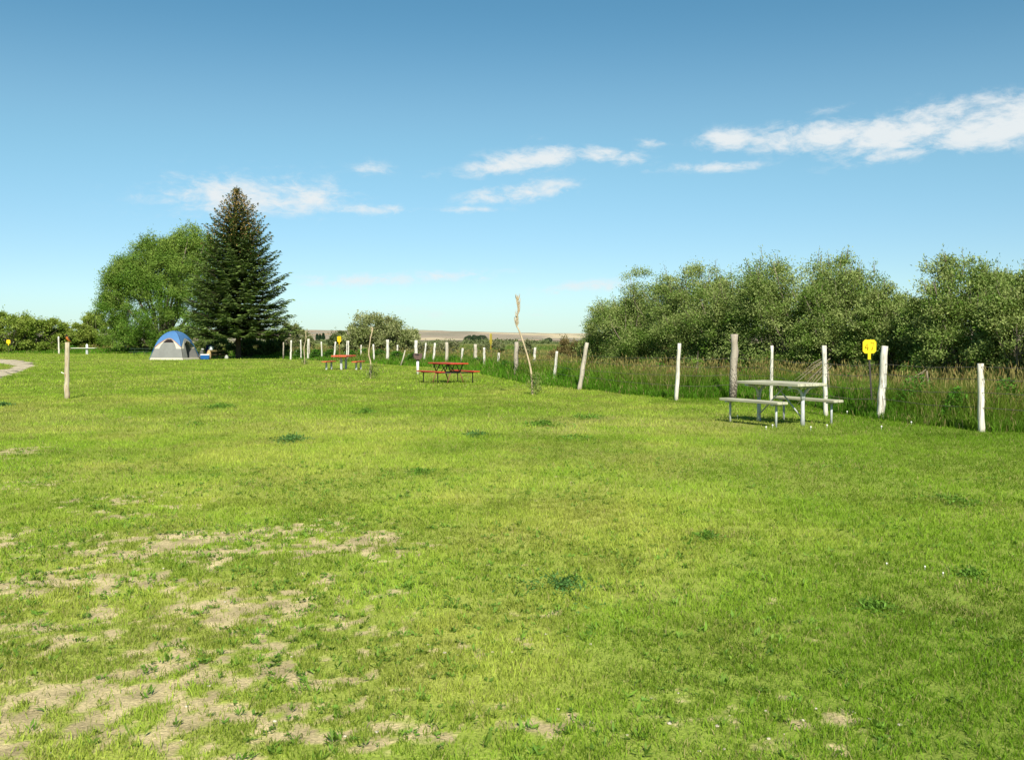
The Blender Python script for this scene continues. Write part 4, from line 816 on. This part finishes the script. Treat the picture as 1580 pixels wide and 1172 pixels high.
def bird():
    root = thing('bird', (btp[0] + 0.005, bp[1], btp[2] + 0.002), 0, 'robin-like bird with an orange breast perched on the lawn post', 'bird')
    # spine from tail tip to beak base, in the plane facing left of the camera
    S = [(0.115, 0.05, -0.035, 0.010, 0.004), (0.085, 0.035, 0.005, 0.015, 0.006), (0.055, 0.02, 0.04, 0.022, 0.018), (0.028, 0.008, 0.068, 0.040, 0.040), (0.006, -0.004, 0.102, 0.049, 0.047), (-0.010, -0.012, 0.138, 0.043, 0.040), (-0.017, -0.016, 0.163, 0.029, 0.027), (-0.020, -0.020, 0.183, 0.028, 0.027), (-0.025, -0.026, 0.203, 0.022, 0.022), (-0.032, -0.034, 0.212, 0.010, 0.010)]
    V, Cc = [], []; n = 14
    for i, (x, y, z, ra, rb) in enumerate(S):
        p = Vector((x, y, z)); a_, b_ = S[max(i - 1, 0)], S[min(i + 1, len(S) - 1)]; d = (Vector(b_[:3]) - Vector(a_[:3])).normalized(); s = d.cross(Vector((0, 0, 1)))
        s = s.normalized() if s.length > 1e-3 else Vector((0, 1, 0)); q = s.cross(d).normalized()
        for k in range(n):
            t_ = 2 * pi * k / n; o = s * cos(t_) * ra + q * sin(t_) * rb; V.append(p + o); front = -o.normalized().x * 0.75 - o.normalized().y * 0.75
            head = z > 0.158; tail = z < 0.03
            if head: c = (0.028, 0.022, 0.02)
            elif tail: c = (0.04, 0.028, 0.02)
            elif front > -0.25: c = (0.42, 0.135, 0.028)
            else: c = (0.075, 0.05, 0.032)
            Cc.append(c)
    Q = [(i * n + k, i * n + (k + 1) % n, (i + 1) * n + (k + 1) % n, (i + 1) * n + k) for i in range(len(S) - 1) for k in range(n)]
    V = np.array([tuple(v) for v in V]); body = mesh_np('body', V, Q, M['feather'], root, np.array(Cc), True)
    mb = MB(); mb.tube([(-0.030, -0.032, 0.206), (-0.048, -0.048, 0.203), (-0.060, -0.058, 0.198)], [0.008, 0.005, 0.001], 6); mb.build('beak', M['beak'], root)
    for s in (-1, 1):
        mb = MB(); c = Vector((-0.026, -0.024, 0.199)) + Vector((0.7, -0.7, 0.1)) * 0.021 * s; mb.lathe([(0.001, -0.004), (0.004, -0.002), (0.004, 0.002), (0.001, 0.004)], 8, c); mb.build('eye', M['dark_eye'], root)
        mb = MB(); b0 = Vector((0.012, 0.0, 0.072)) + Vector((0.7, -0.7, 0)) * 0.018 * s; f = Vector((0.004, -0.006, 0.004)) + Vector((0.7, -0.7, 0)) * 0.02 * s
        mb.tube([b0, b0.lerp(f, 0.6) + Vector((0.006, 0.004, 0)), f], [0.005, 0.003, 0.003], 5)
        for a in (-0.5, 0.0, 0.5, pi): mb.tube([f, f + Vector((cos(a + 3.9) * 0.02, sin(a + 3.9) * 0.02, -0.004))], [0.003, 0.0015], 4)
        mb.build('leg', M['beak'], root)
        # folded wing
        w0 = Vector((-0.004, -0.006, 0.142)) + Vector((0.7, -0.7, 0)) * 0.040 * s; pts = [w0, w0 + Vector((0.02, 0.012, -0.045)) + Vector((.7, -.7, 0)) * 0.006 * s, Vector((0.075, 0.03, 0.015)) + Vector((.7, -.7, 0)) * 0.012 * s]
        mb = MB(); mb.tube(pts, [0.010, 0.016, 0.003], 8); o = mb.build('wing', M['feather'], root)
        a = o.data.color_attributes.new('Col', 'FLOAT_COLOR', 'POINT'); a.data.foreach_set('color', np.tile(np.array((0.055, 0.038, 0.028, 1), np.float32), len(o.data.vertices)))
bird()

# ================================================================== signs
def sign(px_board, top_y, xb, yb, w_px, h_px, rz, label, digits=None, stake='stake', tail=True):
    b = gnd(xb, yb); Y = b[1]; u = Y / F; tp = at(px_board, top_y, Y); root = thing('site_sign', b, 0, label, 'sign', 'yellow campsite number signs'); dx = tp[0] - b[0]; zt = tp[2]; bw, bh = w_px * u, h_px * u; c = 0.17 * min(bw, bh)
    tl = 9.5 * u * (h_px / 21.5); zc = zt - bh
    poly = [(-bw / 2 + c, zt), (-bw / 2, zt - c), (-bw / 2, zc + c), (-bw / 2 + c, zc), (-bw * .11, zc), (-bw * .11, zc - tl), (bw * .11, zc - tl), (bw * .11, zc), (bw / 2 - c, zc), (bw / 2, zc + c), (bw / 2, zt - c), (bw / 2 - c, zt)]
    # split the outline into the plate and its tail so that every face is convex
    plate = MB(); pp = [poly[i] for i in (0, 1, 2, 3, 8, 9, 10, 11)]; plate.prism([(x, z) for x, z in pp], -0.006, 0.006); plate.prism([(-bw * .11, zc + 0.001), (-bw * .11, zc - tl), (bw * .11, zc - tl), (bw * .11, zc + 0.001)], -0.0045, 0.0045)
    brd = plate.build('board', M['yellow'], root); brd.location = (dx, 0, 0); brd.rotation_euler = (0, 0, rz)
    if digits:
        SEG = {'4': [((0.75, 0.0), (0.75, 1.0)), ((0.75, 1.0), (0.0, 0.32)), ((0.0, 0.32), (1.0, 0.32))], '7': [((0.0, 1.0), (1.0, 1.0)), ((1.0, 1.0), (0.35, 0.0))], '9': [((0.1, 1.0), (0.9, 1.0)), ((0.9, 1.0), (0.9, 0.0)), ((0.1, 1.0), (0.1, 0.5)), ((0.1, 0.5), (0.9, 0.5)), ((0.9, 0.0), (0.2, 0.0))]}
        dh, dw = bh * 0.52, bw * 0.25; tot = len(digits) * dw + (len(digits) - 1) * bw * 0.16
        mb = MB()
        for i, ch in enumerate(digits):
            x0 = -tot / 2 + i * (dw + bw * 0.16); z0 = zc + bh * 0.25
            for (a, q) in SEG[ch]:
                pa = Vector((x0 + a[0] * dw, -0.0075, z0 + a[1] * dh)); pb = Vector((x0 + q[0] * dw, -0.0075, z0 + q[1] * dh)); mb.tube([pa, pb], bw * 0.034, 6)
        nb = mb.build('number', M['faded_digit'], brd)
    st = MB(); st.box((dx * 0.5, 0.018, (zc - tl * 0.25) / 2), (0.035, 0.02, zc - tl * 0.25 + 0.05), Matrix.Rotation(math.atan2(dx, zc), 3, 'Y')); st.box((dx * 0.5, 0.031, (zc - tl * 0.25) / 2), (0.010, 0.014, zc - tl * .25 + .04), Matrix.Rotation(math.atan2(dx, zc), 3, 'Y'))
    st.build('stake', M[stake], root)
    bo = MB()
    for q in (0.25, 0.7): bo.lathe([(0.009, -0.002), (0.009, 0.003), (0.005, 0.006)], 8, (0, 0, 0))
    return root
sign(1341.6, 524, 1347, 641, 22, 21, R_(8), 'yellow number sign reading 47 on a dark steel stake', '47')
sign(757.5, 514.5, 758, 569, 17, 17, R_(80), 'yellow sign seen edge-on on a rusty stake behind the lawn', None, 'rust_stake')
sign(523.3, 518.5, 524.5, 557, 7.5, 9, R_(48), 'small yellow number sign on a brown stake above the red pedestal table', '9', 'rust_stake')
sign(12.8, 524, 13, 545.5, 5.5, 6, R_(35), 'tiny yellow sign before the far hedge', None, 'stake')

# ================================================================== tables
def boards(name, mat, parent, L, W, n, z, th, y0=0.0, gap=0.012, seed=0):
    rg = random.Random(seed); bw = (W - gap * (n - 1)) / n; mb = MB()
    for i in range(n): mb.box((rg.uniform(-.006, .006), y0 - W / 2 + bw / 2 + i * (bw + gap), z), (L, bw, th), None, 1.0, 0.008)
    return mb.build(name, mat, parent)
def grey_table():
    root = thing('picnic_table', (5.17, 19.15, 0), math.atan2(-0.885, 0.465), 'weathered grey-white picnic table with metal legs before the fence', 'picnic table')
    boards('tabletop', M['grey_board'], root, 1.70, 0.72, 4, 0.775, 0.055, 0, 0.010, 1)
    for s in (-1, 1):
        x = 0.60 * s; mb = MB()   # pedestal leg: flaring foot, post, two curved arms to the top
        mb.tube([(x, 0, -0.03), (x, 0, 0.16), (x, 0, 0.48)], [0.050, 0.038, 0.034], 12)
        for q in (-1, 1):
            mb.tube([(x, q * 0.015, 0.48), (x, q * 0.03, 0.59), (x, q * 0.075, 0.66), (x, q * 0.15, 0.702), (x, q * 0.30, 0.720)], [0.030, 0.027, 0.024, 0.021, 0.019], 8)
        mb.box((x, 0, 0.731), (0.09, 0.66, 0.030)); mb.build('leg', M['galv'], root)
    for s in (-1, 1):
        mb = MB(); mb.tube([(-0.16 * s, 0.03 * s, 0.735), (0.57 * s, 0.015 * s, 0.14)], 0.014, 8); mb.build('brace', M['galv'], root)
    for s in (-1, 1):
        y = 0.69 * s; boards('bench', M['grey_board'], root, 1.64, 0.25, 2, 0.45, 0.05, y, 0.010, 5 + s)
        for e in (-1, 1):
            mb = MB(); mb.tube([(0.64 * e, y, -0.03), (0.64 * e, y, 0.42)], [0.022, 0.022], 10); mb.box((0.64 * e, y, 0.412), (0.07, 0.22, 0.022)); mb.build('bench_leg', M['galv'], root)
grey_table()
def tube_table(loc, rz, label, top_mat, leg_mat, foot_mat, L=1.83, group=None):
    root = thing('picnic_table', loc, rz, label, 'picnic table', group)
    boards('tabletop', M[top_mat], root, L, 0.76, 4, 0.735, 0.045, 0, 0.012, 2)
    for s in (-1, 1):
        x = 0.58 * s; mb = MB()
        mb.box((x, 0, 0.698), (0.05, 0.70, 0.026))
        for q in (-1, 1):
            mb.tube([(x, q * 0.30, 0.69), (x, q * 0.20, 0.42)], 0.021, 8); mb.tube([(x, q * 0.045, 0.69), (x, q * 0.20, 0.40)], 0.019, 8)
        mb.tube([(x, -0.80, 0.395), (x, 0.80, 0.395)], 0.021, 8)
        for q in (-1, 1): mb.box((x, q * 0.72, 0.405), (0.05, 0.25, 0.02))
        mb.build('end_frame', M[leg_mat], root)
        for q in (-1, 1):
            mb = MB(); mb.tube([(x, q * 0.20, 0.405), (x, q * 0.36, -0.03)], 0.021, 8); mb.build('leg', M[foot_mat], root)
            mb = MB(); mb.tube([(x, q * 0.74, 0.40), (x, q * 0.74, -0.03)], 0.020, 8); mb.build('bench_leg', M[leg_mat], root)
        mb = MB(); mb.tube([(0.06 * s, 0.0, 0.70), (x, 0.0, 0.40)], 0.016, 6); mb.build('brace', M[leg_mat], root)
    for s in (-1, 1): boards('bench', M[top_mat], root, L, 0.26, 2, 0.435, 0.042, 0.74 * s, 0.010, 3 + s)
    return root
g = gnd(691, 590.5); tube_table((g[0], g[1] + 0.1, 0), R_(-58), 'red picnic table on black tube legs in front of the fence', 'red', 'black_steel', 'rust_steel')
g = gnd(218, 548.6); tube_table((g[0], g[1], 0), R_(4), 'dark green picnic table in shade beside the tent', 'green_paint', 'green_paint', 'green_paint', 2.1)
def pedestal_table(loc, rz, label):
    root = thing('picnic_table', loc, rz, label, 'picnic table')
    boards('tabletop', M['orange_red'], root, 1.75, 0.86, 2, 0.75, 0.085, 0, 0.018, 8)
    for s in (-1, 1):
        x = 0.42 * s; mb = MB(); mb.box((x, 0, 0.34), (0.10, 0.11, 0.74), None, 1, 0.01); mb.box((x, 0, 0.690), (0.10, 0.74, 0.030)); mb.build('leg', M['galv'], root)
    for s in (-1, 1):
        y = 0.84 * s; bn = boards('bench', M['orange_red'], root, 1.7, 0.27, 1, 0.44, 0.055, y, 0.01, 9 + s)
        for e in (-1, 1):
            mb = MB(); mb.box((0.42 * e, y, 0.19), (0.07, 0.09, 0.44)); mb.build('bench_leg', M['galv'], root)
g = gnd(528.6, 570.3); pedestal_table((g[0], g[1] + 0.35, 0), R_(82), 'smaller red picnic table on grey pedestal posts near the spruce')
def pale_table():
    g = gnd(129.5, 546.6); root = thing('picnic_table', (g[0], g[1], 0), R_(2), 'far narrow pale table on one post in front of the far hedge', 'table')
    boards('tabletop', M['white'], root, 2.7, 0.7, 4, 0.72, 0.05, 0, 0.01, 4); mb = MB(); mb.box((0.36, 0, 0.33), (0.24, 0.22, 0.72), None, 1, 0.02); mb.box((0.36, 0, 0.680), (0.5, 0.5, 0.03)); mb.build('pedestal', M['galv'], root)
    jug = MB(); jug.lathe([(0.11, 0), (0.125, 0.03), (0.125, 0.30), (0.10, 0.36), (0.05, 0.40), (0.05, 0.44)], 14); o = jug.build('water_jug', M['cooler_white']); o.location = (g[0] + 0.36, g[1], 0.747); tag(o, 'white container standing on the far pale table', 'container')
pale_table()
def grill():
    g = gnd(644.5, 577.5); Y = g[1]; u = Y / F; root = thing('barbecue_grill', g, R_(14), 'brown steel barbecue box on a white post beside the red tube table', 'barbecue grill'); z0 = at(645, 554.5, Y)[2]; z1 = at(645, 545, Y)[2]; w_ = 13.5 * u; d = 0.32
    mb = MB(); mb.prism([(-w_ / 2, z1), (-w_ / 2, z0 + 0.10), (-w_ * .22, z0), (w_ * .22, z0), (w_ / 2, z0 + 0.10), (w_ / 2, z1)][::-1], -d / 2, -d / 2 + 0.012)
    mb.prism([(-w_ / 2, z1), (-w_ / 2, z0 + 0.10), (-w_ * .22, z0), (w_ * .22, z0), (w_ / 2, z0 + 0.10), (w_ / 2, z1)][::-1], d / 2 - 0.012, d / 2)
    for (a, b) in [((-w_ / 2, z1), (-w_ / 2, z0 + .10)), ((-w_ / 2, z0 + .10), (-w_ * .22, z0)), ((-w_ * .22, z0), (w_ * .22, z0)), ((w_ * .22, z0), (w_ / 2, z0 + .10)), ((w_ / 2, z0 + .10), (w_ / 2, z1))]:
        mb._add([(a[0], -d / 2 + .012, a[1]), (b[0], -d / 2 + .012, b[1]), (b[0], d / 2 - .012, b[1]), (a[0], d / 2 - .012, a[1])], [(0, 1, 2, 3)])
    mb.build('firebox', M['grill'], root)
    mb = MB()
    for k in range(9): x = -w_ / 2 + 0.03 + k * (w_ - 0.06) / 8; mb.tube([(x, -d / 2 - 0.02, z1 - 0.03), (x, d / 2 - .02, z1 - 0.03)], 0.006, 5)
    mb.build('grate', M['black_steel'], root)
    mb = MB(); mb.box((-w_ * 0.12, -d / 2 - 0.012, z1 - 0.06), (w_ * 0.45, 0.022, 0.035)); mb.build('handle', M['black_steel'], root)
    mb = MB(); mb.tube([(0, 0, -0.05), (0, 0, z0 - 0.0)], 0.062, 12); mb.build('post', M['white'], root)
    mb = MB(); mb.lathe([(0.07, z0 - 0.06), (0.11, z0 - 0.01), (0.02, z0 - 0.004)], 10); mb.build('collar', M['grill'], root)
grill()

# ================================================================== saplings
def sapling(path, rad, Y, label, seed, fuzz=None, sprout=None):
    base = at(*path[0], Y); base[2] = 0; root = thing('sapling', base, 0, label, 'sapling'); rg = random.Random(seed); rng = np.random.default_rng(seed)
    pts = [Vector(at(px, py, Y) - base) for px, py in path]; pts[0].z = -0.05; fine = []
    for i in range(len(pts) - 1):
        for k in range(4):
            f = k / 4; p0, p1, p2, p3 = pts[max(i - 1, 0)], pts[i], pts[i + 1], pts[min(i + 2, len(pts) - 1)]
            fine.append(0.5 * ((2 * p1) + (p2 - p0) * f + (2 * p0 - 5 * p1 + 4 * p2 - p3) * f * f + (3 * p1 - p0 - 3 * p2 + p3) * f ** 3))
    fine.append(pts[-1]); n = len(fine); mb = MB(); rr = [rad[0] + (rad[1] - rad[0]) * (i / (n - 1)) for i in range(n)]; mb.tube(fine, rr, 8, True, 0.05, rg); mb.build('trunk', M['pale_bark'], root)
    if fuzz:
        mb = MB()
        for k in range(fuzz):
            i = rg.randrange(int(n * 0.60), n - 1); a = rg.uniform(0, 6.28); p = fine[i]; L_ = rg.uniform(0.06, 0.22); e = p + Vector((cos(a) * L_ * 0.35, sin(a) * L_ * 0.35, L_)); mb.tube([p, p.lerp(e, .5) + Vector((cos(a) * .02, sin(a) * .02, 0)), e], [0.012, 0.009, 0.003], 4, False)
        mb.build('dead_twigs', M['pale_bark'], root)
    if sprout:
        m_, h_, r_ = sprout; P = np.stack([rng.normal(0.10 if h_ > .5 else 0, r_, m_), rng.normal(0, r_, m_), rng.uniform(0.03, h_, m_)], 1); D = np.stack([rng.normal(0, .6, m_), rng.normal(0, .6, m_), rng.uniform(.2, 1.2, m_)], 1); s = max(0.05, 0.0018 * Y)
        V, Q, c = cards(P, D, rng.normal(0, 1, (m_, 3)), s * 1.5 * rng.uniform(.7, 1.4, m_), s * .5 * rng.uniform(.7, 1.3, m_), np.array((0.19, 0.24, 0.06)) * rng.uniform(.6, 1.3, (m_, 1))); k3 = 5; sv = np.stack([rng.normal(0.06, r_ * .5, k3), rng.normal(0, r_ * .5, k3), np.full(k3, h_)], 1); V, Q, c = join([(V, Q, c), cards(np.zeros((k3, 3)), sv, rng.normal(0, 1, (k3, 3)), np.linalg.norm(sv, axis=1) * 1.1, np.full(k3, .02), np.full((k3, 3), .15))]); mesh_np('sprout_leaves', V, Q, M['leaf'], root, c)
sapling([(821.5, 609), (821, 590), (817.5, 563), (808, 530), (800.5, 509), (797, 501), (798.5, 486), (800.3, 474), (798, 462)], (0.033, 0.011), gnd(821, 609)[1], 'bare bleached bent sapling rising above the horizon', 1, 90, (420, 0.62, 0.13))
sapling([(571.4, 578), (572, 561), (569, 547), (570, 534), (572, 520), (574, 512), (575, 505)], (0.032, 0.014), gnd(571.4, 584)[1], 'thin pale sapling with leafy base sprouts beside the red pedestal table', 2, 16, (240, 0.55, 0.18))
sapling([(470, 562), (470, 553), (469, 538), (471, 527), (472.3, 520), (471.5, 510)], (0.034, 0.014), gnd(470, 562)[1], 'thin crooked pale sapling nearest the spruce', 3, 12, (60, 0.3, 0.14))
a_, b_ = gnd(617.8, 564), None; Yk = a_[1]; b_ = at(625.2, 540, Yk); mb = MB(); mb.tube([(0, 0, -.05), tuple((b_ - a_) * 0.5 + np.array((0.03, 0, 0))), tuple(b_ - a_)], [0.05, 0.045, 0.035], 8); o = mb.build('leaning_stick', M['post']); o.location = a_; tag(o, 'pale stick leaning in the brush between the grill and the lone round shrub', 'stick')

# ================================================================== tent
def tent():
    corner = gnd(282.3, 555.0); s = 2.95; th = R_(27); Hh = at(281, 510, corner[1])[2]
    # local frame: near corner at (+h,-h); the front face looks along -y
    h = s / 2; rz = th * 1.0
    root_loc = Vector(corner) - Matrix.Rotation(R_(-9), 3, 'Z') @ Vector((h, -h, 0))
    root = thing('tent', root_loc, -R_(9), 'blue and grey dome tent with a cream arch and open side door', 'tent')
    def RHO(f): return float(np.interp(f, [0, .2, .38, .52, .64, .75, .85, .92, .97, 1.0], [1, .90, .81, .735, .655, .56, .44, .315, .19, 0.0]))
    def surf(face, u, z, off=0.0):
        """face 0 front, 1 right, 2 back, 3 left; u in -1..1 along the face, z height"""
        f_ = min(1, max(0, z / Hh)); rho = RHO(f_) * h + off; y = -rho - 0.035 * h * (1 - u * u) * sin(pi * f_)
        p = Vector((u * rho, y, z)); return Matrix.Rotation(face * pi / 2, 3, 'Z') @ p
    NU, NZ = 64, 72; groups = {}
    def put(key, face, u0, u1, z0, z1, off=0.0): groups.setdefault(key, []).append((face, u0, u1, z0, z1, off))
    for face in range(4):
        for iz in range(NZ):
            for iu in range(NU):
                u0, u1 = -1 + 2 * iu / NU, -1 + 2 * (iu + 1) / NU; tz0 = (pi / 2) * iz / NZ; tz1 = (pi / 2) * (iz + 1) / NZ; z0, z1 = Hh * sin(tz0), Hh * sin(tz1); um, f = (u0 + u1) / 2, (z0 + z1) / 2 / Hh
                rho = RHO(f); xm = um * rho   # across the face, in half widths
                fly_edge = 0.40 + 0.335 * (1 - abs(um * 0.97) ** 1.9); inner = 0.385 + 0.325 * max(0, 1 - (abs(xm) / 0.52) ** 2.2)
                if f < 0.065: put('skirt', face, u0, u1, z0, z1)
                elif f > fly_edge: put('rainfly' , face, u0, u1, z0, z1, 0.03)
                elif face == 1 and -0.40 < um < 0.95 and f < 0.66 - 0.18 * abs(um - 0.2): continue
                elif f > 0.385 and f > inner: put('arch_panel', face, u0, u1, z0, z1)
                elif f > 0.585 and face == 0: put('mesh_window', face, u0, u1, z0, z1, -0.01)
                else: put('wall', face, u0, u1, z0, z1)
    for key, mt in (('wall', 'tent_grey'), ('rainfly', 'fly'), ('arch_panel', 'cream'), ('mesh_window', 'mesh'), ('skirt', 'cream')):
        V, Q = [], []
        for (fc, u0, u1, z0, z1, off) in groups[key]:
            b = len(V); V += [tuple(surf(fc, u0, z0, off)), tuple(surf(fc, u1, z0, off)), tuple(surf(fc, u1, z1, off)), tuple(surf(fc, u0, z1, off))]; Q.append((b, b + 1, b + 2, b + 3))
        o = mesh_np(key, V, Q, M[mt], root)
    for k in range(4):
        mb = MB(); mb.tube([surf(k, 1, Hh * sin(pi / 2 * i / 16), 0.035) for i in range(17)], 0.014, 6); mb.build('pole', M['mesh'] if k in (0,) else M['fly_dark'], root)
    mb = MB(); pts = []
    for i in range(33):
        um = -0.98 + 1.96 * i / 32; f = 0.40 + 0.335 * (1 - abs(um * 0.97) ** 1.9); pts.append(surf(0, um, f * Hh, 0.04))
    mb.tube(pts, 0.018, 5); mb.build('piping', M['piping'], root)
    fl = MB(); fl.box((0, 0, 0.012), (s * 0.97, s * 0.97, 0.02)); fl.build('groundsheet', M['grey_cloth'], root)
tent()
# ------------------------------------------------------------------ camp gear under the spruce
def lumpy(name, mat, c, size, seed, parent=None, top=0.75):
    rg = np.random.default_rng(seed); n, k = 18, 10; V = []
    for i in range(k):
        f = i / (k - 1); r = (1 - abs(2 * f - 0.85) ** 3 * 0.45) * (1 if i not in (0, k - 1) else 0.6) * (1 - (1 - top) * f)
        for j in range(n): a = 2 * pi * j / n; q = 1 + rg.normal(0, .06); V.append((cos(a) * abs(cos(a)) ** -0.25 * r * size[0] / 2 * q * 0.9, sin(a) * abs(sin(a) + 1e-6) ** -0.25 * r * size[1] / 2 * q * 0.9, f * size[2]))
    Q = [(i * n + j, i * n + (j + 1) % n, (i + 1) * n + (j + 1) % n, (i + 1) * n + j) for i in range(k - 1) for j in range(n)]
    b = len(V); me = bpy.data.meshes.new(name); me.from_pydata(V, [], Q + [tuple(range(n - 1, -1, -1)), tuple((k - 1) * n + j for j in range(n))]); me.update(); me.materials.append(mat)
    me.polygons.foreach_set('use_smooth', [True] * len(me.polygons)); o = bpy.data.objects.new(name, me); C.objects.link(o); o.location = c
    if parent: o.parent = parent
    return o
def cooler():
    g = gnd(316.6, 554.6); root = thing('cooler', g, R_(6), 'blue cooler with an off-white lid on the grass beside the tent', 'cooler'); 
    mb = MB(); mb.box((0, 0, 0.19), (0.70, 0.40, 0.34), None, 1.04, 0.03); mb.build('body', M['cooler_blue'], root)
    mb = MB(); mb.box((0, 0, 0.405), (0.74, 0.44, 0.085), None, 0.96, 0.025); mb.build('lid', M['cooler_white'], root)
    for s in (-1, 1): mb = MB(); mb.tube([(0.37 * s, -0.11, 0.28), (0.41 * s, -0.11, 0.27), (0.41 * s, 0.11, 0.27), (0.37 * s, 0.11, 0.28)], 0.014, 6); mb.build('handle', M['cooler_white'], root)
cooler()
g = gnd(334, 553.6); ct = (g[0], g[1], 0)
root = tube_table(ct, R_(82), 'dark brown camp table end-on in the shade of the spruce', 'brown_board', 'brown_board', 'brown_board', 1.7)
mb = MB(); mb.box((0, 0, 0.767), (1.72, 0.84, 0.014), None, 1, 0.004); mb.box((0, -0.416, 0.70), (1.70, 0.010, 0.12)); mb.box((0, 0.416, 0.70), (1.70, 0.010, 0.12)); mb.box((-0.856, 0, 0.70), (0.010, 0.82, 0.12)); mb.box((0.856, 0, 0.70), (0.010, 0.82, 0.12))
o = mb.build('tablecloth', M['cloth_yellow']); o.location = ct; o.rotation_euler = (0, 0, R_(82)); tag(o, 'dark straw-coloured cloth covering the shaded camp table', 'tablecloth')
jug = MB(); jug.lathe([(0.165, 0), (0.185, 0.03), (0.185, 0.24), (0.15, 0.30), (0.06, 0.32), (0.06, 0.36)], 18); o = jug.build('water_jug', M['cooler_white']); p = at(323.5, 537.5, ct[1] - 0.72); o.location = (p[0] + 0.1, ct[1] - 0.66, 0.775); tag(o, 'bright white water jug on the shaded camp table', 'water jug')
p = gnd(320.5, 554.6); lumpy('paper_bag', M['paper'], (p[0], p[1] + 0.35, 0), (0.44, 0.34, 0.80), 3, None, 0.85); tag(bpy.data.objects['paper_bag'], 'tan paper bag standing at the near end of the camp table', 'bag')
p = gnd(309.5, 554.2); o = lumpy('duffel_bag', M['grey_cloth'], (p[0], p[1] + 0.3, 0), (0.55, 0.42, 0.78), 4, None, 0.7); tag(o, 'dark grey rucksack between the tent door and the blue cooler', 'bag')
p = gnd(311, 554.2); o2 = lumpy('folded_towel', M['white_bag'], (p[0], p[1] + 0.3, 0.77), (0.30, 0.28, 0.16), 5, None, 0.8); tag(o2, 'pale folded cloth lying on top of the grey rucksack', 'cloth')
p = gnd(304.5, 553.6); o = lumpy('sleeping_mat', M['rust_cloth'], (p[0], p[1] + 0.1, 0), (0.55, 0.35, 0.30), 6, None, 0.7); tag(o, 'orange-red bundle on the ground at the open tent door', 'bundle')
p = gnd(347.5, 554.0); o = lumpy('plastic_bag', M['white_bag'], (p[0], p[1] + 0.4, 0), (0.42, 0.34, 0.36), 7, None, 0.6); tag(o, 'crumpled whitish bag on the ground past the camp table', 'bag')
def standin_chair():  # chair shape added in place of the dark, shaded tent awning
    p = gnd(316, 553.6); root = thing('standin_chair', (p[0], p[1] + 0.6, 0), R_(-15), 'navy folding chair standing in for the shaded tent awning behind the blue cooler', 'chair')
    mb = MB(); mb.box((0, 0, 0.45), (0.55, 0.50, 0.03), None, 1, 0.01); mb.build('seat', M['navy'], root)
    mb = MB(); mb.box((0, 0.30, 0.86), (0.58, 0.03, 0.72), Matrix.Rotation(R_(-12), 3, 'X'), 1, 0.01); mb.build('backrest', M['navy'], root)
    for s in (-1, 1):
        mb = MB(); mb.box((0.30 * s, 0.0, 0.68), (0.05, 0.5, 0.03), None, 1, 0.01); mb.build('armrest', M['navy'], root)
        for e in (-1, 1): mb = MB(); mb.tube([(0.28 * s, 0.24 * e, -0.02), (0.28 * s, -0.20 * e, 0.46)], 0.012, 6); mb.tube([(0.30 * s, 0.22 * e, 0.44), (0.30 * s, 0.22 * e, 0.67)], 0.011, 6); mb.build('leg', M['black_steel'], root)
standin_chair()
